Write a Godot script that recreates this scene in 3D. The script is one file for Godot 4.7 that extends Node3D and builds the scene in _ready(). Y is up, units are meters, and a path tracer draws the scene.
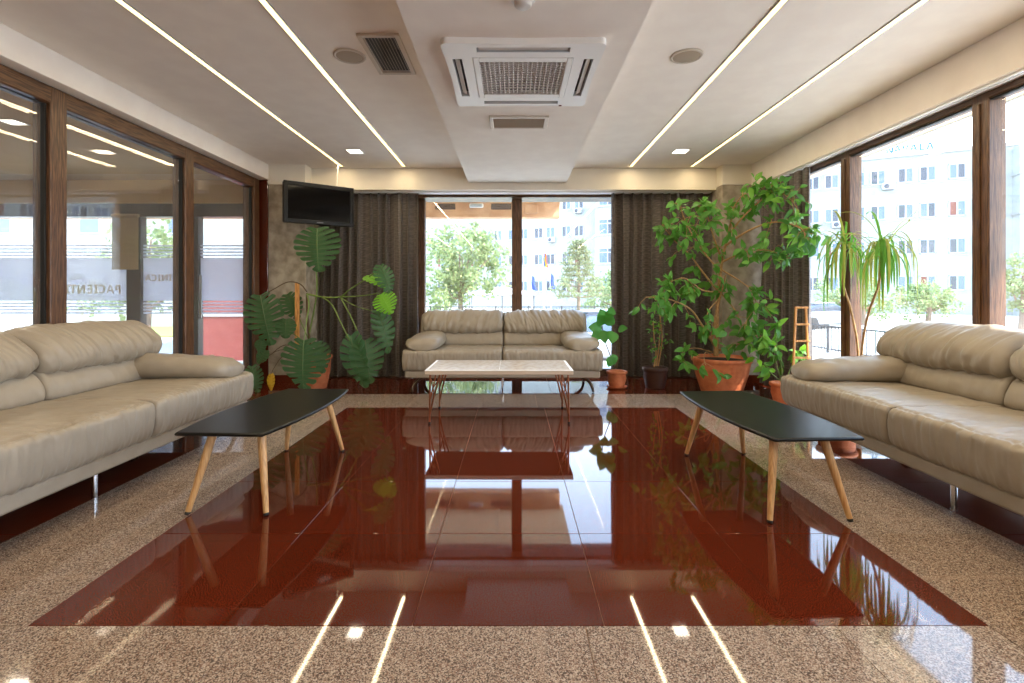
extends Node3D
# A hotel-like lobby: red granite floor, three leather sofas, plants, wood framed windows. Units are metres, y up, the camera looks along -z.

const EYE := Vector3(0, 1.035, 0)
const FOCAL := 500.0          # in pixels of the 1024 x 683 frame
const HORIZON := 294.0
const MIDDLE := 513.0

var rng := RandomNumberGenerator.new()
var M := {}
var used_names := {}

# ------------------------------------------------------------------ mesh collecting
class MB:
	var V := PackedVector3Array()
	var N := PackedVector3Array()
	var U := PackedVector2Array()
	var I := PackedInt32Array()

	func tri(a: Vector3, b: Vector3, c: Vector3) -> void:   # clockwise seen from the front
		var n := (c - a).cross(b - a)
		if n.length_squared() < 1e-18:
			return
		n = n.normalized()
		var k := V.size()
		V.append_array([a, b, c])
		N.append_array([n, n, n])
		U.append_array([Vector2(a.x + a.z, a.y), Vector2(b.x + b.z, b.y), Vector2(c.x + c.z, c.y)])
		I.append_array([k, k + 1, k + 2])

	func tri_out(a: Vector3, b: Vector3, c: Vector3, inside: Vector3) -> void:
		if (b - a).cross(c - a).dot((a + b + c) / 3.0 - inside) > 0.0:
			tri(a, c, b)
		else:
			tri(a, b, c)

	func quad_out(a: Vector3, b: Vector3, c: Vector3, d: Vector3, inside: Vector3) -> void:
		tri_out(a, b, c, inside)
		tri_out(a, c, d, inside)

	# box with chamfered edges, optionally transformed
	func box(c: Vector3, s: Vector3, ch := 0.004, t := Transform3D()) -> void:
		var h := s * 0.5
		ch = minf(ch, minf(h.x, minf(h.y, h.z)) * 0.9)
		var p := []
		for axis in 3:
			var set8 := {}
			for sx in [-1, 1]:
				for sy in [-1, 1]:
					for sz in [-1, 1]:
						var v := Vector3(sx * h.x, sy * h.y, sz * h.z)
						var sg := Vector3(sx, sy, sz)
						for k in 3:
							if k != axis:
								v[k] -= sg[k] * ch
						set8[Vector3i(sx, sy, sz)] = t * (c + v)
			p.append(set8)
		var o := t * c
		for axis in 3:
			var a1 := (axis + 1) % 3
			var a2 := (axis + 2) % 3
			for sg in [-1, 1]:
				var q := []
				for e in [[-1, -1], [1, -1], [1, 1], [-1, 1]]:
					var key := Vector3i.ZERO
					key[axis] = sg
					key[a1] = e[0]
					key[a2] = e[1]
					q.append(p[axis][key])
				quad_out(q[0], q[1], q[2], q[3], o)
		if ch <= 0.0:
			return
		for axis in 3:   # edges that run along axis
			var a1 := (axis + 1) % 3
			var a2 := (axis + 2) % 3
			for e in [[-1, -1], [1, -1], [1, 1], [-1, 1]]:
				var k0 := Vector3i.ZERO
				k0[a1] = e[0]
				k0[a2] = e[1]
				var k1 := k0
				k0[axis] = -1
				k1[axis] = 1
				quad_out(p[a1][k0], p[a1][k1], p[a2][k1], p[a2][k0], o)
		for sx in [-1, 1]:
			for sy in [-1, 1]:
				for sz in [-1, 1]:
					var k := Vector3i(sx, sy, sz)
					tri_out(p[0][k], p[1][k], p[2][k], o)

	# a smooth grid of rings; closed rings wrap around; f(position, normal) pushes vertices along their normals
	func loft(rings: Array, closed := true, caps := true, f = null, flip := false) -> void:
		var rows := rings.size()
		var cols: int = rings[0].size()
		var v := PackedVector3Array()
		for r in rings:
			v.append_array(r)
		var idx := PackedInt32Array()
		var last := cols if closed else cols - 1
		for i in rows - 1:
			for j in last:
				var a := i * cols + j
				var b := i * cols + (j + 1) % cols
				var c := (i + 1) * cols + (j + 1) % cols
				var d := (i + 1) * cols + j
				idx.append_array([a, b, c, a, c, d])
		if caps and closed:
			for e in [0, rows - 1]:
				var m := Vector3.ZERO
				for j in cols:
					m += v[e * cols + j]
				v.append(m / cols)
				var k := v.size() - 1
				for j in cols:
					var a: int = e * cols + j
					var b: int = e * cols + (j + 1) % cols
					if e == 0:
						idx.append_array([k, b, a])
					else:
						idx.append_array([k, a, b])
		if closed:
			var vol := 0.0
			var m0 := v[0]
			for k in range(0, idx.size(), 3):
				vol += (v[idx[k]] - m0).dot((v[idx[k + 1]] - m0).cross(v[idx[k + 2]] - m0))
			if vol > 0.0:
				for k in range(0, idx.size(), 3):
					var s := idx[k + 1]
					idx[k + 1] = idx[k + 2]
					idx[k + 2] = s
		elif flip:
			for k in range(0, idx.size(), 3):
				var s := idx[k + 1]
				idx[k + 1] = idx[k + 2]
				idx[k + 2] = s
		var n := _normals(v, idx)
		if f != null:
			for k in v.size():
				v[k] += n[k] * float(f.call(v[k], n[k]))
			n = _normals(v, idx)
		var base := V.size()
		V.append_array(v)
		N.append_array(n)
		for k in v.size():
			U.append(Vector2(float(k % cols) / maxf(1.0, cols - 1.0), float(k / cols) / maxf(1.0, rows - 1.0)))
		for k in idx:
			I.append(base + k)

	func _normals(v: PackedVector3Array, idx: PackedInt32Array) -> PackedVector3Array:
		var n := PackedVector3Array()
		n.resize(v.size())
		for k in range(0, idx.size(), 3):
			var fn := (v[idx[k + 2]] - v[idx[k]]).cross(v[idx[k + 1]] - v[idx[k]])
			n[idx[k]] += fn
			n[idx[k + 1]] += fn
			n[idx[k + 2]] += fn
		for k in n.size():
			n[k] = n[k].normalized() if n[k].length_squared() > 1e-20 else Vector3.UP
		return n

	func tube(path: Array, radii: Array, sides := 10, caps := true) -> void:
		var rings := []
		var up := Vector3.UP
		for i in path.size():
			var a: Vector3 = path[maxi(0, i - 1)]
			var b: Vector3 = path[mini(path.size() - 1, i + 1)]
			var d := (b - a).normalized()
			if absf(d.dot(up)) > 0.95:
				up = Vector3.RIGHT if absf(d.x) < 0.9 else Vector3.BACK
			var s := d.cross(up).normalized()
			up = s.cross(d).normalized()
			var ring := PackedVector3Array()
			for k in sides:
				var w := TAU * k / sides
				ring.append(path[i] + (s * cos(w) + up * sin(w)) * float(radii[i] if i < radii.size() else radii[-1]))
			rings.append(ring)
		loft(rings, true, caps)

	# profile of (radius, height) turned about the y axis
	func lathe(profile: Array, at := Vector3.ZERO, sides := 32) -> void:
		var rings := []
		for p in profile:
			var ring := PackedVector3Array()
			for k in sides:
				var w := TAU * k / sides
				ring.append(at + Vector3(cos(w) * p.x, p.y, sin(w) * p.x))
			rings.append(ring)
		loft(rings, true, true)

	# a profile in (y, z) drawn out along x with rounded ends
	func cushion(profile: PackedVector2Array, x0: float, x1: float, round_end := 0.05, segs := 26, f = null) -> void:
		var c := Vector2.ZERO
		for p in profile:
			c += p
		c /= profile.size()
		var xs := []
		var mid := (x0 + x1) * 0.5
		var hx := (x1 - x0) * 0.5
		for k in 6:
			xs.append([-hx + round_end * (1.0 - cos(k / 6.0 * PI / 2.0)), sin(k / 6.0 * PI / 2.0)])
		for k in segs + 1:
			xs.append([lerpf(-hx + round_end, hx - round_end, float(k) / segs), 1.0])
		for k in range(5, -1, -1):
			xs.append([hx - round_end * (1.0 - cos(k / 6.0 * PI / 2.0)), sin(k / 6.0 * PI / 2.0)])
		var rings := []
		for x in xs:
			var ring := PackedVector3Array()
			for p in profile:
				var d := p - c
				var q := c + d * maxf(0.05, 1.0 - round_end * (1.0 - x[1]) / maxf(d.length(), 1e-4))
				ring.append(Vector3(mid + x[0], q.x, q.y))
			rings.append(ring)
		loft(rings, true, true, f)

	func add(o: MB, t: Transform3D) -> void:
		var k := V.size()
		for i in o.V.size():
			V.append(t * o.V[i])
			N.append((t.basis * o.N[i]).normalized())
		U.append_array(o.U)
		for i in o.I:
			I.append(k + i)

	func mesh() -> ArrayMesh:
		var a := []
		a.resize(Mesh.ARRAY_MAX)
		a[Mesh.ARRAY_VERTEX] = V
		a[Mesh.ARRAY_NORMAL] = N
		a[Mesh.ARRAY_TEX_UV] = U
		a[Mesh.ARRAY_INDEX] = I
		var m := ArrayMesh.new()
		m.add_surface_from_arrays(Mesh.PRIMITIVE_TRIANGLES, a)
		return m

# ------------------------------------------------------------------ naming and placing
func numbered(called: String) -> String:
	if not used_names.has(called):
		used_names[called] = 0
		return called
	used_names[called] += 1
	return "%s_%03d" % [called, used_names[called]]

func tag(o: Node, label: String, category: String, group := "", kind := "") -> Node:
	o.set_meta("label", label)
	o.set_meta("category", category)
	if group:
		o.set_meta("group", group)
	if kind:
		o.set_meta("kind", kind)
	return o

func thing(called: String, label: String, category: String, where := Vector3.ZERO, turn := 0.0, group := "", kind := "") -> Node3D:
	var o := Node3D.new()
	o.name = numbered(called)
	add_child(o)
	o.position = where
	o.rotation.y = turn
	tag(o, label, category, group, kind)
	return o

func part(called: String, m, material: Material, parent: Node, t := Transform3D()) -> MeshInstance3D:
	var o := MeshInstance3D.new()
	o.name = called
	o.mesh = m.mesh() if m is MB else m
	o.material_override = material
	o.transform = t
	parent.add_child(o, true)
	return o

func single(called: String, m, material: Material, label: String, category: String, where := Vector3.ZERO, turn := 0.0, group := "", kind := "") -> MeshInstance3D:
	var o := MeshInstance3D.new()
	o.name = numbered(called)
	o.mesh = m.mesh() if m is MB else m
	o.material_override = material
	add_child(o)
	o.position = where
	o.rotation.y = turn
	tag(o, label, category, group, kind)
	return o

func copy(o: Node3D, base: String, label: String, where: Vector3, turn: float) -> Node3D:
	var c: Node3D = o.duplicate()
	c.name = numbered(base)
	add_child(c)
	c.position = where
	c.rotation.y = turn
	c.set_meta("label", label)
	return c

func bx(c: Vector3, s: Vector3, ch := 0.004) -> MB:
	var b := MB.new()
	b.box(c, s, ch)
	return b

func span(a: Vector3, b: Vector3, ch := 0.0) -> MB:   # box between two corners
	return bx((a + b) * 0.5, (b - a).abs(), ch)

# a measured place: picture coordinates and the distance from the eye along the room
func at(px: float, py: float, depth: float) -> Vector3:
	return EYE + Vector3((px - MIDDLE) * depth / FOCAL, (HORIZON - py) * depth / FOCAL, -depth)

# ------------------------------------------------------------------ materials
func noise_tex(freq: float, colors: Array, stops: Array, type := FastNoiseLite.TYPE_SIMPLEX_SMOOTH, size := 512, octaves := 4, constant := false, cell := false, sd := 3) -> NoiseTexture2D:
	var n := FastNoiseLite.new()
	n.noise_type = type
	n.frequency = freq
	n.seed = sd
	n.fractal_octaves = octaves
	if octaves <= 1:
		n.fractal_type = FastNoiseLite.FRACTAL_NONE
	if cell:
		n.cellular_return_type = FastNoiseLite.RETURN_CELL_VALUE
		n.cellular_jitter = 1.0
	var t := NoiseTexture2D.new()
	t.width = size
	t.height = size
	t.seamless = true
	t.noise = n
	if colors.size():
		var g := Gradient.new()
		g.offsets = PackedFloat32Array(stops)
		g.colors = PackedColorArray(colors)
		if constant:
			g.interpolation_mode = Gradient.GRADIENT_INTERPOLATE_CONSTANT
		t.color_ramp = g
	return t

func rgb(r: int, g: int, b: int) -> Color:
	return Color(r / 255.0, g / 255.0, b / 255.0)

func mat(called: String, color: Color, rough := 0.6, metal := 0.0, spec := 0.5) -> StandardMaterial3D:
	var m := StandardMaterial3D.new()
	m.resource_name = called
	m.albedo_color = color
	m.roughness = rough
	m.metallic = metal
	m.metallic_specular = spec
	M[called] = m
	return m

func textured(m: StandardMaterial3D, tex: Texture2D, scale: Vector3, world := true) -> StandardMaterial3D:
	m.albedo_texture = tex
	m.uv1_triplanar = true
	m.uv1_world_triplanar = world
	m.uv1_scale = scale
	return m

func relief(m: StandardMaterial3D, tex: Texture2D, cm: float) -> void:
	m.heightmap_enabled = true
	m.heightmap_texture = tex
	m.heightmap_scale = cm

func glow(called: String, color: Color, energy: float) -> StandardMaterial3D:
	var m := mat(called, color, 0.5)
	m.emission_enabled = true
	m.emission = color
	m.emission_energy_multiplier = energy
	return m

func make_materials() -> void:
	var grain := noise_tex(0.14, [rgb(66, 22, 10), rgb(88, 32, 16), rgb(114, 50, 28)], [0.25, 0.5, 0.75], FastNoiseLite.TYPE_SIMPLEX_SMOOTH, 512, 3)
	for k in 3:
		var r := mat("red_granite_%d" % k, [rgb(255, 255, 255), rgb(236, 232, 230), rgb(246, 240, 236)][k], 0.035, 0.0, 0.52)
		textured(r, grain, Vector3(2.6, 2.6, 2.6))
		r.uv1_offset = Vector3(k * 0.37, k * 0.21, k * 0.13)
	var speck := noise_tex(0.2, [rgb(98, 84, 76), rgb(152, 134, 121), rgb(178, 160, 146), rgb(138, 110, 96), rgb(194, 180, 167), rgb(88, 78, 72), rgb(160, 144, 132)], [0.0, 0.2, 0.36, 0.5, 0.62, 0.78, 0.86], FastNoiseLite.TYPE_CELLULAR, 1024, 1, true, true)
	for k in 2:
		var g := mat("speckled_granite_%d" % k, [rgb(255, 255, 255), rgb(244, 240, 236)][k], 0.045, 0.0, 0.44)
		textured(g, speck, Vector3(1.5, 1.5, 1.5))
		g.uv1_offset = Vector3(k * 0.43, 0, k * 0.29)
	mat("grout", rgb(184, 150, 128), 0.8)
	var plaster := noise_tex(0.01, [rgb(246, 244, 242), rgb(250, 249, 247)], [0.25, 0.75], FastNoiseLite.TYPE_SIMPLEX_SMOOTH, 512, 4)
	textured(mat("ceiling_paint", rgb(252, 244, 235), 0.85), plaster, Vector3(0.7, 0.7, 0.7))
	textured(mat("cream_wall", rgb(240, 232, 218), 0.8), plaster, Vector3(0.6, 0.6, 0.6))
	textured(mat("lobby_wall", rgb(222, 192, 134), 0.8), plaster, Vector3(0.6, 0.6, 0.6))
	var trowel := noise_tex(0.009, [rgb(142, 134, 122), rgb(164, 156, 144), rgb(180, 172, 160)], [0.2, 0.5, 0.8], FastNoiseLite.TYPE_SIMPLEX_SMOOTH, 512, 6)
	var tc := textured(mat("trowelled_plaster", rgb(250, 245, 238), 0.7), trowel, Vector3(1.3, 1.3, 1.3))
	relief(tc, trowel, 0.8)
	var wood := noise_tex(0.02, [rgb(62, 38, 22), rgb(92, 62, 40), rgb(116, 82, 54)], [0.2, 0.5, 0.8], FastNoiseLite.TYPE_SIMPLEX_SMOOTH, 512, 5)
	textured(mat("window_wood", rgb(255, 255, 255), 0.38), wood, Vector3(9, 0.5, 9))
	textured(mat("window_wood_rail", rgb(255, 255, 255), 0.38), wood, Vector3(0.5, 9, 0.5))
	mat("dark_wood", rgb(52, 28, 20), 0.35)
	mat("rubber_seal", rgb(20, 20, 22), 0.6)
	mat("aluminium", rgb(190, 190, 188), 0.35, 0.9)
	var beech := noise_tex(0.02, [rgb(176, 128, 78), rgb(206, 162, 108), rgb(222, 182, 128)], [0.2, 0.5, 0.8], FastNoiseLite.TYPE_SIMPLEX_SMOOTH, 256, 4)
	textured(mat("beech", rgb(255, 250, 245), 0.42), beech, Vector3(14, 1.2, 14), false)
	textured(mat("pine_wood", rgb(255, 232, 196), 0.5), beech, Vector3(14, 1.2, 14), false)
	var hide := noise_tex(0.11, [], [], FastNoiseLite.TYPE_CELLULAR, 512, 2)
	var hide_tone := noise_tex(0.012, [rgb(160, 151, 138), rgb(166, 157, 144)], [0.25, 0.75], FastNoiseLite.TYPE_SIMPLEX_SMOOTH, 256, 4)
	var le := textured(mat("taupe_leather", rgb(244, 241, 237), 0.42, 0.0, 0.45), hide_tone, Vector3(2.2, 2.2, 2.2), false)
	relief(le, hide, 0.02)
	mat("seam_thread", rgb(150, 140, 126), 0.7)
	mat("chrome", rgb(214, 214, 216), 0.12, 1.0)
	mat("bronze_metal", rgb(88, 74, 62), 0.28, 0.9)
	mat("black_laminate", rgb(10, 10, 10), 0.32, 0.0, 0.36)
	mat("black_plastic", rgb(10, 10, 11), 0.35, 0.0, 0.35)
	mat("rubber", rgb(18, 18, 18), 0.7)
	mat("copper_metal", rgb(150, 92, 62), 0.32, 0.85)
	var stone := noise_tex(0.02, [rgb(216, 206, 192), rgb(232, 224, 212), rgb(240, 234, 224)], [0.2, 0.5, 0.85], FastNoiseLite.TYPE_SIMPLEX_SMOOTH, 512, 5)
	textured(mat("pale_stone", rgb(240, 236, 232), 0.16), stone, Vector3(1.6, 1.6, 1.6), false)
	mat("white_lacquer", rgb(236, 234, 230), 0.3)
	mat("table_edge", rgb(206, 186, 166), 0.45)
	var slub := noise_tex(0.02, [rgb(70, 66, 65), rgb(100, 95, 93), rgb(134, 129, 126)], [0.22, 0.52, 0.85], FastNoiseLite.TYPE_SIMPLEX_SMOOTH, 512, 4)
	var cu := textured(mat("curtain_cloth", rgb(236, 226, 218), 0.62), slub, Vector3(1.1, 11, 1.1))
	cu.backlight_enabled = true
	cu.backlight = rgb(70, 58, 48)
	cu.rim_enabled = true
	cu.rim = 0.35
	mat("screen_glass", rgb(6, 6, 7), 0.1, 0.0, 0.3)
	mat("steel_grey", rgb(120, 120, 122), 0.4, 0.6)
	mat("white_plastic", rgb(238, 234, 228), 0.4)
	mat("grille_white", rgb(216, 210, 203), 0.5)
	mat("shaded_duct_steel", rgb(104, 102, 98), 0.6, 0.2)  # steel tone darkened to stand in for the shade deep in a duct
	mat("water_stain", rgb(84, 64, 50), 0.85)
	mat("speaker_mesh", rgb(168, 152, 132), 0.7)
	mat("vent_metal", rgb(206, 194, 178), 0.5)
	var clay := noise_tex(0.02, [rgb(182, 104, 66), rgb(200, 122, 80), rgb(212, 138, 96)], [0.2, 0.5, 0.85], FastNoiseLite.TYPE_SIMPLEX_SMOOTH, 256, 4)
	textured(mat("terracotta", rgb(255, 244, 238), 0.6), clay, Vector3(2, 2, 2), false)
	mat("brown_plastic_pot", rgb(62, 34, 24), 0.42)
	textured(mat("soil", rgb(120, 110, 100), 0.95), noise_tex(0.08, [rgb(46, 34, 26), rgb(96, 76, 60)], [0.2, 0.8], FastNoiseLite.TYPE_SIMPLEX_SMOOTH, 256, 3), Vector3(3, 3, 3))
	textured(mat("bark", rgb(255, 250, 240), 0.75), noise_tex(0.05, [rgb(150, 116, 76), rgb(190, 156, 112)], [0.2, 0.8], FastNoiseLite.TYPE_SIMPLEX_SMOOTH, 256, 4), Vector3(4, 2, 4))
	leaf_mat("ficus_leaf_0", rgb(70, 118, 40), 0.4)
	leaf_mat("ficus_leaf_1", rgb(100, 148, 52), 0.4)
	leaf_mat("ficus_leaf_2", rgb(52, 92, 36), 0.38)
	leaf_mat("monstera_leaf", rgb(46, 72, 42), 0.34)
	mat("leaf_vein", rgb(96, 122, 72), 0.5)
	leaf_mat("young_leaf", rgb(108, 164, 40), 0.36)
	leaf_mat("yellow_leaf", rgb(196, 156, 36), 0.5)
	leaf_mat("dracaena_leaf", rgb(76, 124, 34), 0.5)
	leaf_mat("dracaena_leaf_pale", rgb(128, 132, 52), 0.5)
	leaf_mat("round_leaf", rgb(64, 122, 46), 0.34)
	mat("green_stem", rgb(104, 128, 58), 0.5)
	mat("brown_stem", rgb(92, 72, 46), 0.6)
	var p := mat("pane_glass", Color(0.96, 0.98, 0.98, 0.04), 0.0)
	p.transparency = BaseMaterial3D.TRANSPARENCY_ALPHA
	var fr := mat("frosted_film", Color(0.80, 0.81, 0.86, 0.8), 0.6)
	fr.transparency = BaseMaterial3D.TRANSPARENCY_ALPHA
	fr.backlight_enabled = true
	fr.backlight = Color(0.88, 0.89, 0.93)
	mat("white_film", rgb(248, 246, 240), 0.6)
	# outdoors
	var facade := noise_tex(0.02, [rgb(152, 157, 156), rgb(164, 169, 168)], [0.3, 0.7], FastNoiseLite.TYPE_SIMPLEX_SMOOTH, 256, 4)
	textured(mat("facade", rgb(244, 244, 242), 0.85), facade, Vector3(0.15, 0.15, 0.15))
	mat("facade_band", rgb(150, 152, 150), 0.85)
	mat("far_glass", rgb(84, 104, 128), 0.12)
	mat("far_glass_dark", rgb(56, 64, 76), 0.12)
	mat("far_curtain", rgb(112, 62, 50), 0.5)
	mat("far_frame", rgb(168, 174, 178), 0.5)
	mat("sign_blue", rgb(34, 96, 136), 0.5)
	textured(mat("asphalt", rgb(255, 255, 255), 0.9), noise_tex(0.05, [rgb(164, 161, 155), rgb(190, 187, 181)], [0.2, 0.8], FastNoiseLite.TYPE_SIMPLEX_SMOOTH, 256, 4), Vector3(0.5, 0.5, 0.5))
	textured(mat("terrace_stone", rgb(255, 255, 255), 0.8), noise_tex(0.03, [rgb(196, 189, 178), rgb(216, 209, 198)], [0.2, 0.8], FastNoiseLite.TYPE_SIMPLEX_SMOOTH, 256, 4), Vector3(0.8, 0.8, 0.8))
	textured(mat("lawn_green", rgb(255, 255, 255), 0.9), noise_tex(0.05, [rgb(112, 124, 60), rgb(150, 158, 84)], [0.2, 0.8], FastNoiseLite.TYPE_SIMPLEX_SMOOTH, 256, 4), Vector3(0.6, 0.6, 0.6))
	textured(mat("canopy_render", rgb(255, 255, 255), 0.8), noise_tex(0.012, [rgb(190, 142, 104), rgb(212, 166, 126)], [0.25, 0.75], FastNoiseLite.TYPE_SIMPLEX_SMOOTH, 256, 4), Vector3(0.6, 0.6, 0.6))
	mat("canopy_cream", rgb(232, 212, 176), 0.8)
	mat("red_render", rgb(120, 52, 46), 0.8)
	mat("iron_rail", rgb(50, 52, 56), 0.5, 0.3)
	leaf_mat("tree_leaf", rgb(96, 108, 70), 0.6)
	leaf_mat("tree_leaf_light", rgb(128, 138, 96), 0.6)
	leaf_mat("pine_needle", rgb(92, 98, 70), 0.7)
	mat("tree_bark", rgb(128, 108, 92), 0.85)
	mat("car_paint", rgb(196, 200, 206), 0.2, 0.3)
	mat("car_paint_dark", rgb(60, 64, 74), 0.2, 0.3)
	mat("flag_blue", rgb(40, 70, 170), 0.7)
	mat("flag_yellow", rgb(236, 196, 40), 0.7)
	mat("flag_red", rgb(190, 40, 50), 0.7)
	mat("blind_cloth", rgb(168, 146, 104), 0.75)

func leaf_mat(called: String, c: Color, rough: float) -> void:
	var m := mat(called, c, rough, 0.0, 0.36)
	m.backlight_enabled = true
	var lin := c.srgb_to_linear()
	var k := 0.4 / maxf(lin.r, maxf(lin.g, lin.b))
	m.backlight = Color(lin.r * k * 0.85 + 0.03, lin.g * k * 0.85 + 0.03, lin.b * k * 0.85 + 0.03).linear_to_srgb()

# ------------------------------------------------------------------ start
func _ready() -> void:
	rng.seed = 20240611
	# camera: a level 17 mm lens shifted downwards
	var cam := Camera3D.new()
	cam.name = "camera"
	cam.projection = Camera3D.PROJECTION_FRUSTUM
	cam.near = 0.05
	cam.far = 400.0
	cam.size = 683.0 / FOCAL * cam.near
	cam.frustum_offset = Vector2((512.0 - MIDDLE) / FOCAL, (HORIZON - 341.5) / FOCAL) * cam.near
	cam.position = EYE
	add_child(cam)
	cam.current = true
	# sky
	var sky_mat := ProceduralSkyMaterial.new()
	sky_mat.sky_top_color = rgb(150, 186, 226)
	sky_mat.sky_horizon_color = rgb(236, 240, 242)
	sky_mat.sky_curve = 0.2
	sky_mat.ground_horizon_color = rgb(214, 212, 206)
	sky_mat.ground_bottom_color = rgb(150, 146, 138)
	sky_mat.sky_energy_multiplier = 2.1
	sky_mat.ground_energy_multiplier = 1.4
	sky_mat.use_debanding = false
	var sky := Sky.new()
	sky.sky_material = sky_mat
	var env := Environment.new()
	env.background_mode = Environment.BG_SKY
	env.sky = sky
	env.tonemap_mode = Environment.TONE_MAPPER_LINEAR
	env.tonemap_exposure = 1.9
	env.sdfgi_enabled = true
	env.ssao_enabled = true
	env.ssil_enabled = true
	var we := WorldEnvironment.new()
	we.name = "world_environment"
	we.environment = env
	add_child(we)
	# the sun stands to the right and a little behind the camera
	var sun := DirectionalLight3D.new()
	sun.name = "sun"
	sun.light_color = rgb(255, 244, 226)
	sun.light_energy = 2.8
	sun.light_angular_distance = 0.6
	sun.shadow_enabled = true
	sun.sky_mode = DirectionalLight3D.SKY_MODE_LIGHT_ONLY
	add_child(sun)
	sun.look_at_from_position(Vector3(0.78, 1.10, 0.50) * 20.0, Vector3.ZERO)
	make_materials()
	glow("downlight_glow", rgb(255, 246, 226), 2.2)
	build_floor()
	build_shell()
	build_windows()
	build_lobby_next_door()
	build_outdoors()
	build_ceiling_fittings()
	build_curtains()
	build_sofas()
	build_tables()
	build_television()
	build_plants()
	build_trees()

# ------------------------------------------------------------------ room
const FLOOR_FRONT := 1.56     # depth of the near edge of the red field
const X_L := -3.0
const X_R := 2.95
const CEIL := 2.545

func build_floor() -> void:
	var root := thing("floor", "polished floor of red granite tiles with a speckled granite border", "floor", Vector3.ZERO, 0.0, "", "structure")
	part("screed", span(Vector3(-3.15, -0.2, 3.6), Vector3(3.1, -0.0035, -6.6)), M.grout, root)
	var cache := {}
	var put := func(x0: float, x1: float, d0: float, d1: float, m: Material) -> void:
		var w := x1 - x0
		var l := d1 - d0
		if w < 0.03 or l < 0.03:
			return
		var key := Vector2i(roundi(w * 1000), roundi(l * 1000))
		if not cache.has(key):
			cache[key] = bx(Vector3(0, -0.01, 0), Vector3(w - 0.0026, 0.02, l - 0.0026), 0.0004).mesh()
		var b := Basis.from_euler(Vector3(rng.randf_range(-1, 1) * 0.0009, 0, rng.randf_range(-1, 1) * 0.0009))
		part("tile", cache[key], m, root, Transform3D(b, Vector3((x0 + x1) * 0.5, 0, -(d0 + d1) * 0.5)))
	var red := func() -> Material: return M["red_granite_%d" % rng.randi_range(0, 2)]
	var grey := func() -> Material: return M["speckled_granite_%d" % rng.randi_range(0, 1)]
	var fx := -1.515
	var bw := 0.61
	# red field
	for i in 5:
		for j in 5:
			put.call(fx + i * 0.6, fx + (i + 1) * 0.6, FLOOR_FRONT + j * 0.6, FLOOR_FRONT + (j + 1) * 0.6, red.call())
	var back := FLOOR_FRONT + 3.0
	var x0 := fx - bw
	var x1 := fx + 3.0 + bw
	# border: back, front, sides
	for b in [[back, back + bw], [FLOOR_FRONT - bw, FLOOR_FRONT]]:
		var edges := [x0, fx]
		for i in 3:
			edges.append([fx + 0.68, 0.225, fx + 2.52][i])
		edges.append_array([fx + 3.0, x1])
		for k in edges.size() - 1:
			put.call(edges[k], edges[k + 1], b[0], b[1], grey.call())
	for s in [[x0, fx], [fx + 3.0, x1]]:
		for j in 5:
			put.call(s[0], s[1], FLOOR_FRONT + j * 0.6, FLOOR_FRONT + (j + 1) * 0.6, grey.call())
	# red surround up to the walls
	var near := FLOOR_FRONT - bw
	var dn := -3.4
	var rows := []
	var d := near
	while d > dn + 0.01:
		rows.append([maxf(dn, d - 0.6), d])
		d -= 0.6
	for r in rows:
		for i in 10:
			put.call(X_L - 0.1 + i * 0.615, X_L - 0.1 + (i + 1) * 0.615, r[0], r[1], red.call())
	var d2 := near
	while d2 < 6.45:
		var e := minf(d2 + 0.6, 6.5)
		put.call(X_L - 0.1, x0, d2, e, red.call())
		put.call(x1, 3.05, d2, e, red.call())
		d2 = e
	for j in 3:
		var e0 := back + bw + j * 0.45
		var e1 := minf(e0 + 0.45, 6.5)
		for i in 5:
			put.call(x0 + i * 0.844, x0 + (i + 1) * 0.844, e0, e1, red.call())

# a plaster block with openings cut upwards from its underside; the openings are listed from far to near
func hollowed(called: String, a: Vector3, b: Vector3, cuts: Array, parent: Node) -> void:
	var m := MB.new()
	var z := b.z
	for e in cuts:
		var c: Vector3 = e[0]
		var h: Vector3 = e[1] * 0.5
		_fill(m, Vector3(a.x, a.y, z), Vector3(b.x, b.y, c.z - h.z))
		_fill(m, Vector3(a.x, a.y, c.z - h.z), Vector3(c.x - h.x, b.y, c.z + h.z))
		_fill(m, Vector3(c.x + h.x, a.y, c.z - h.z), Vector3(b.x, b.y, c.z + h.z))
		_fill(m, Vector3(c.x - h.x, a.y + h.y, c.z - h.z), Vector3(c.x + h.x, b.y, c.z + h.z))
		z = c.z + h.z
	_fill(m, Vector3(a.x, a.y, z), Vector3(b.x, b.y, a.z))
	part(called, m, M.ceiling_paint, parent)

func _fill(m: MB, a: Vector3, b: Vector3) -> void:
	m.box((a + b) * 0.5, (b - a).abs(), 0.0)

# a sheet steel box, open below, that lines a ceiling opening
func duct(r: Node, w: float, l: float, h: float) -> void:
	var m := MB.new()
	for s in [-1, 1]:
		m.box(Vector3(s * (w * 0.5 - 0.004), h * 0.5, 0), Vector3(0.004, h, l - 0.004), 0.0)
		m.box(Vector3(0, h * 0.5, s * (l * 0.5 - 0.004)), Vector3(w - 0.004, h, 0.004), 0.0)
	m.box(Vector3(0, h - 0.003, 0), Vector3(w - 0.004, 0.004, l - 0.004), 0.0)
	part("duct", m, M.shaded_duct_steel, r)

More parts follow.
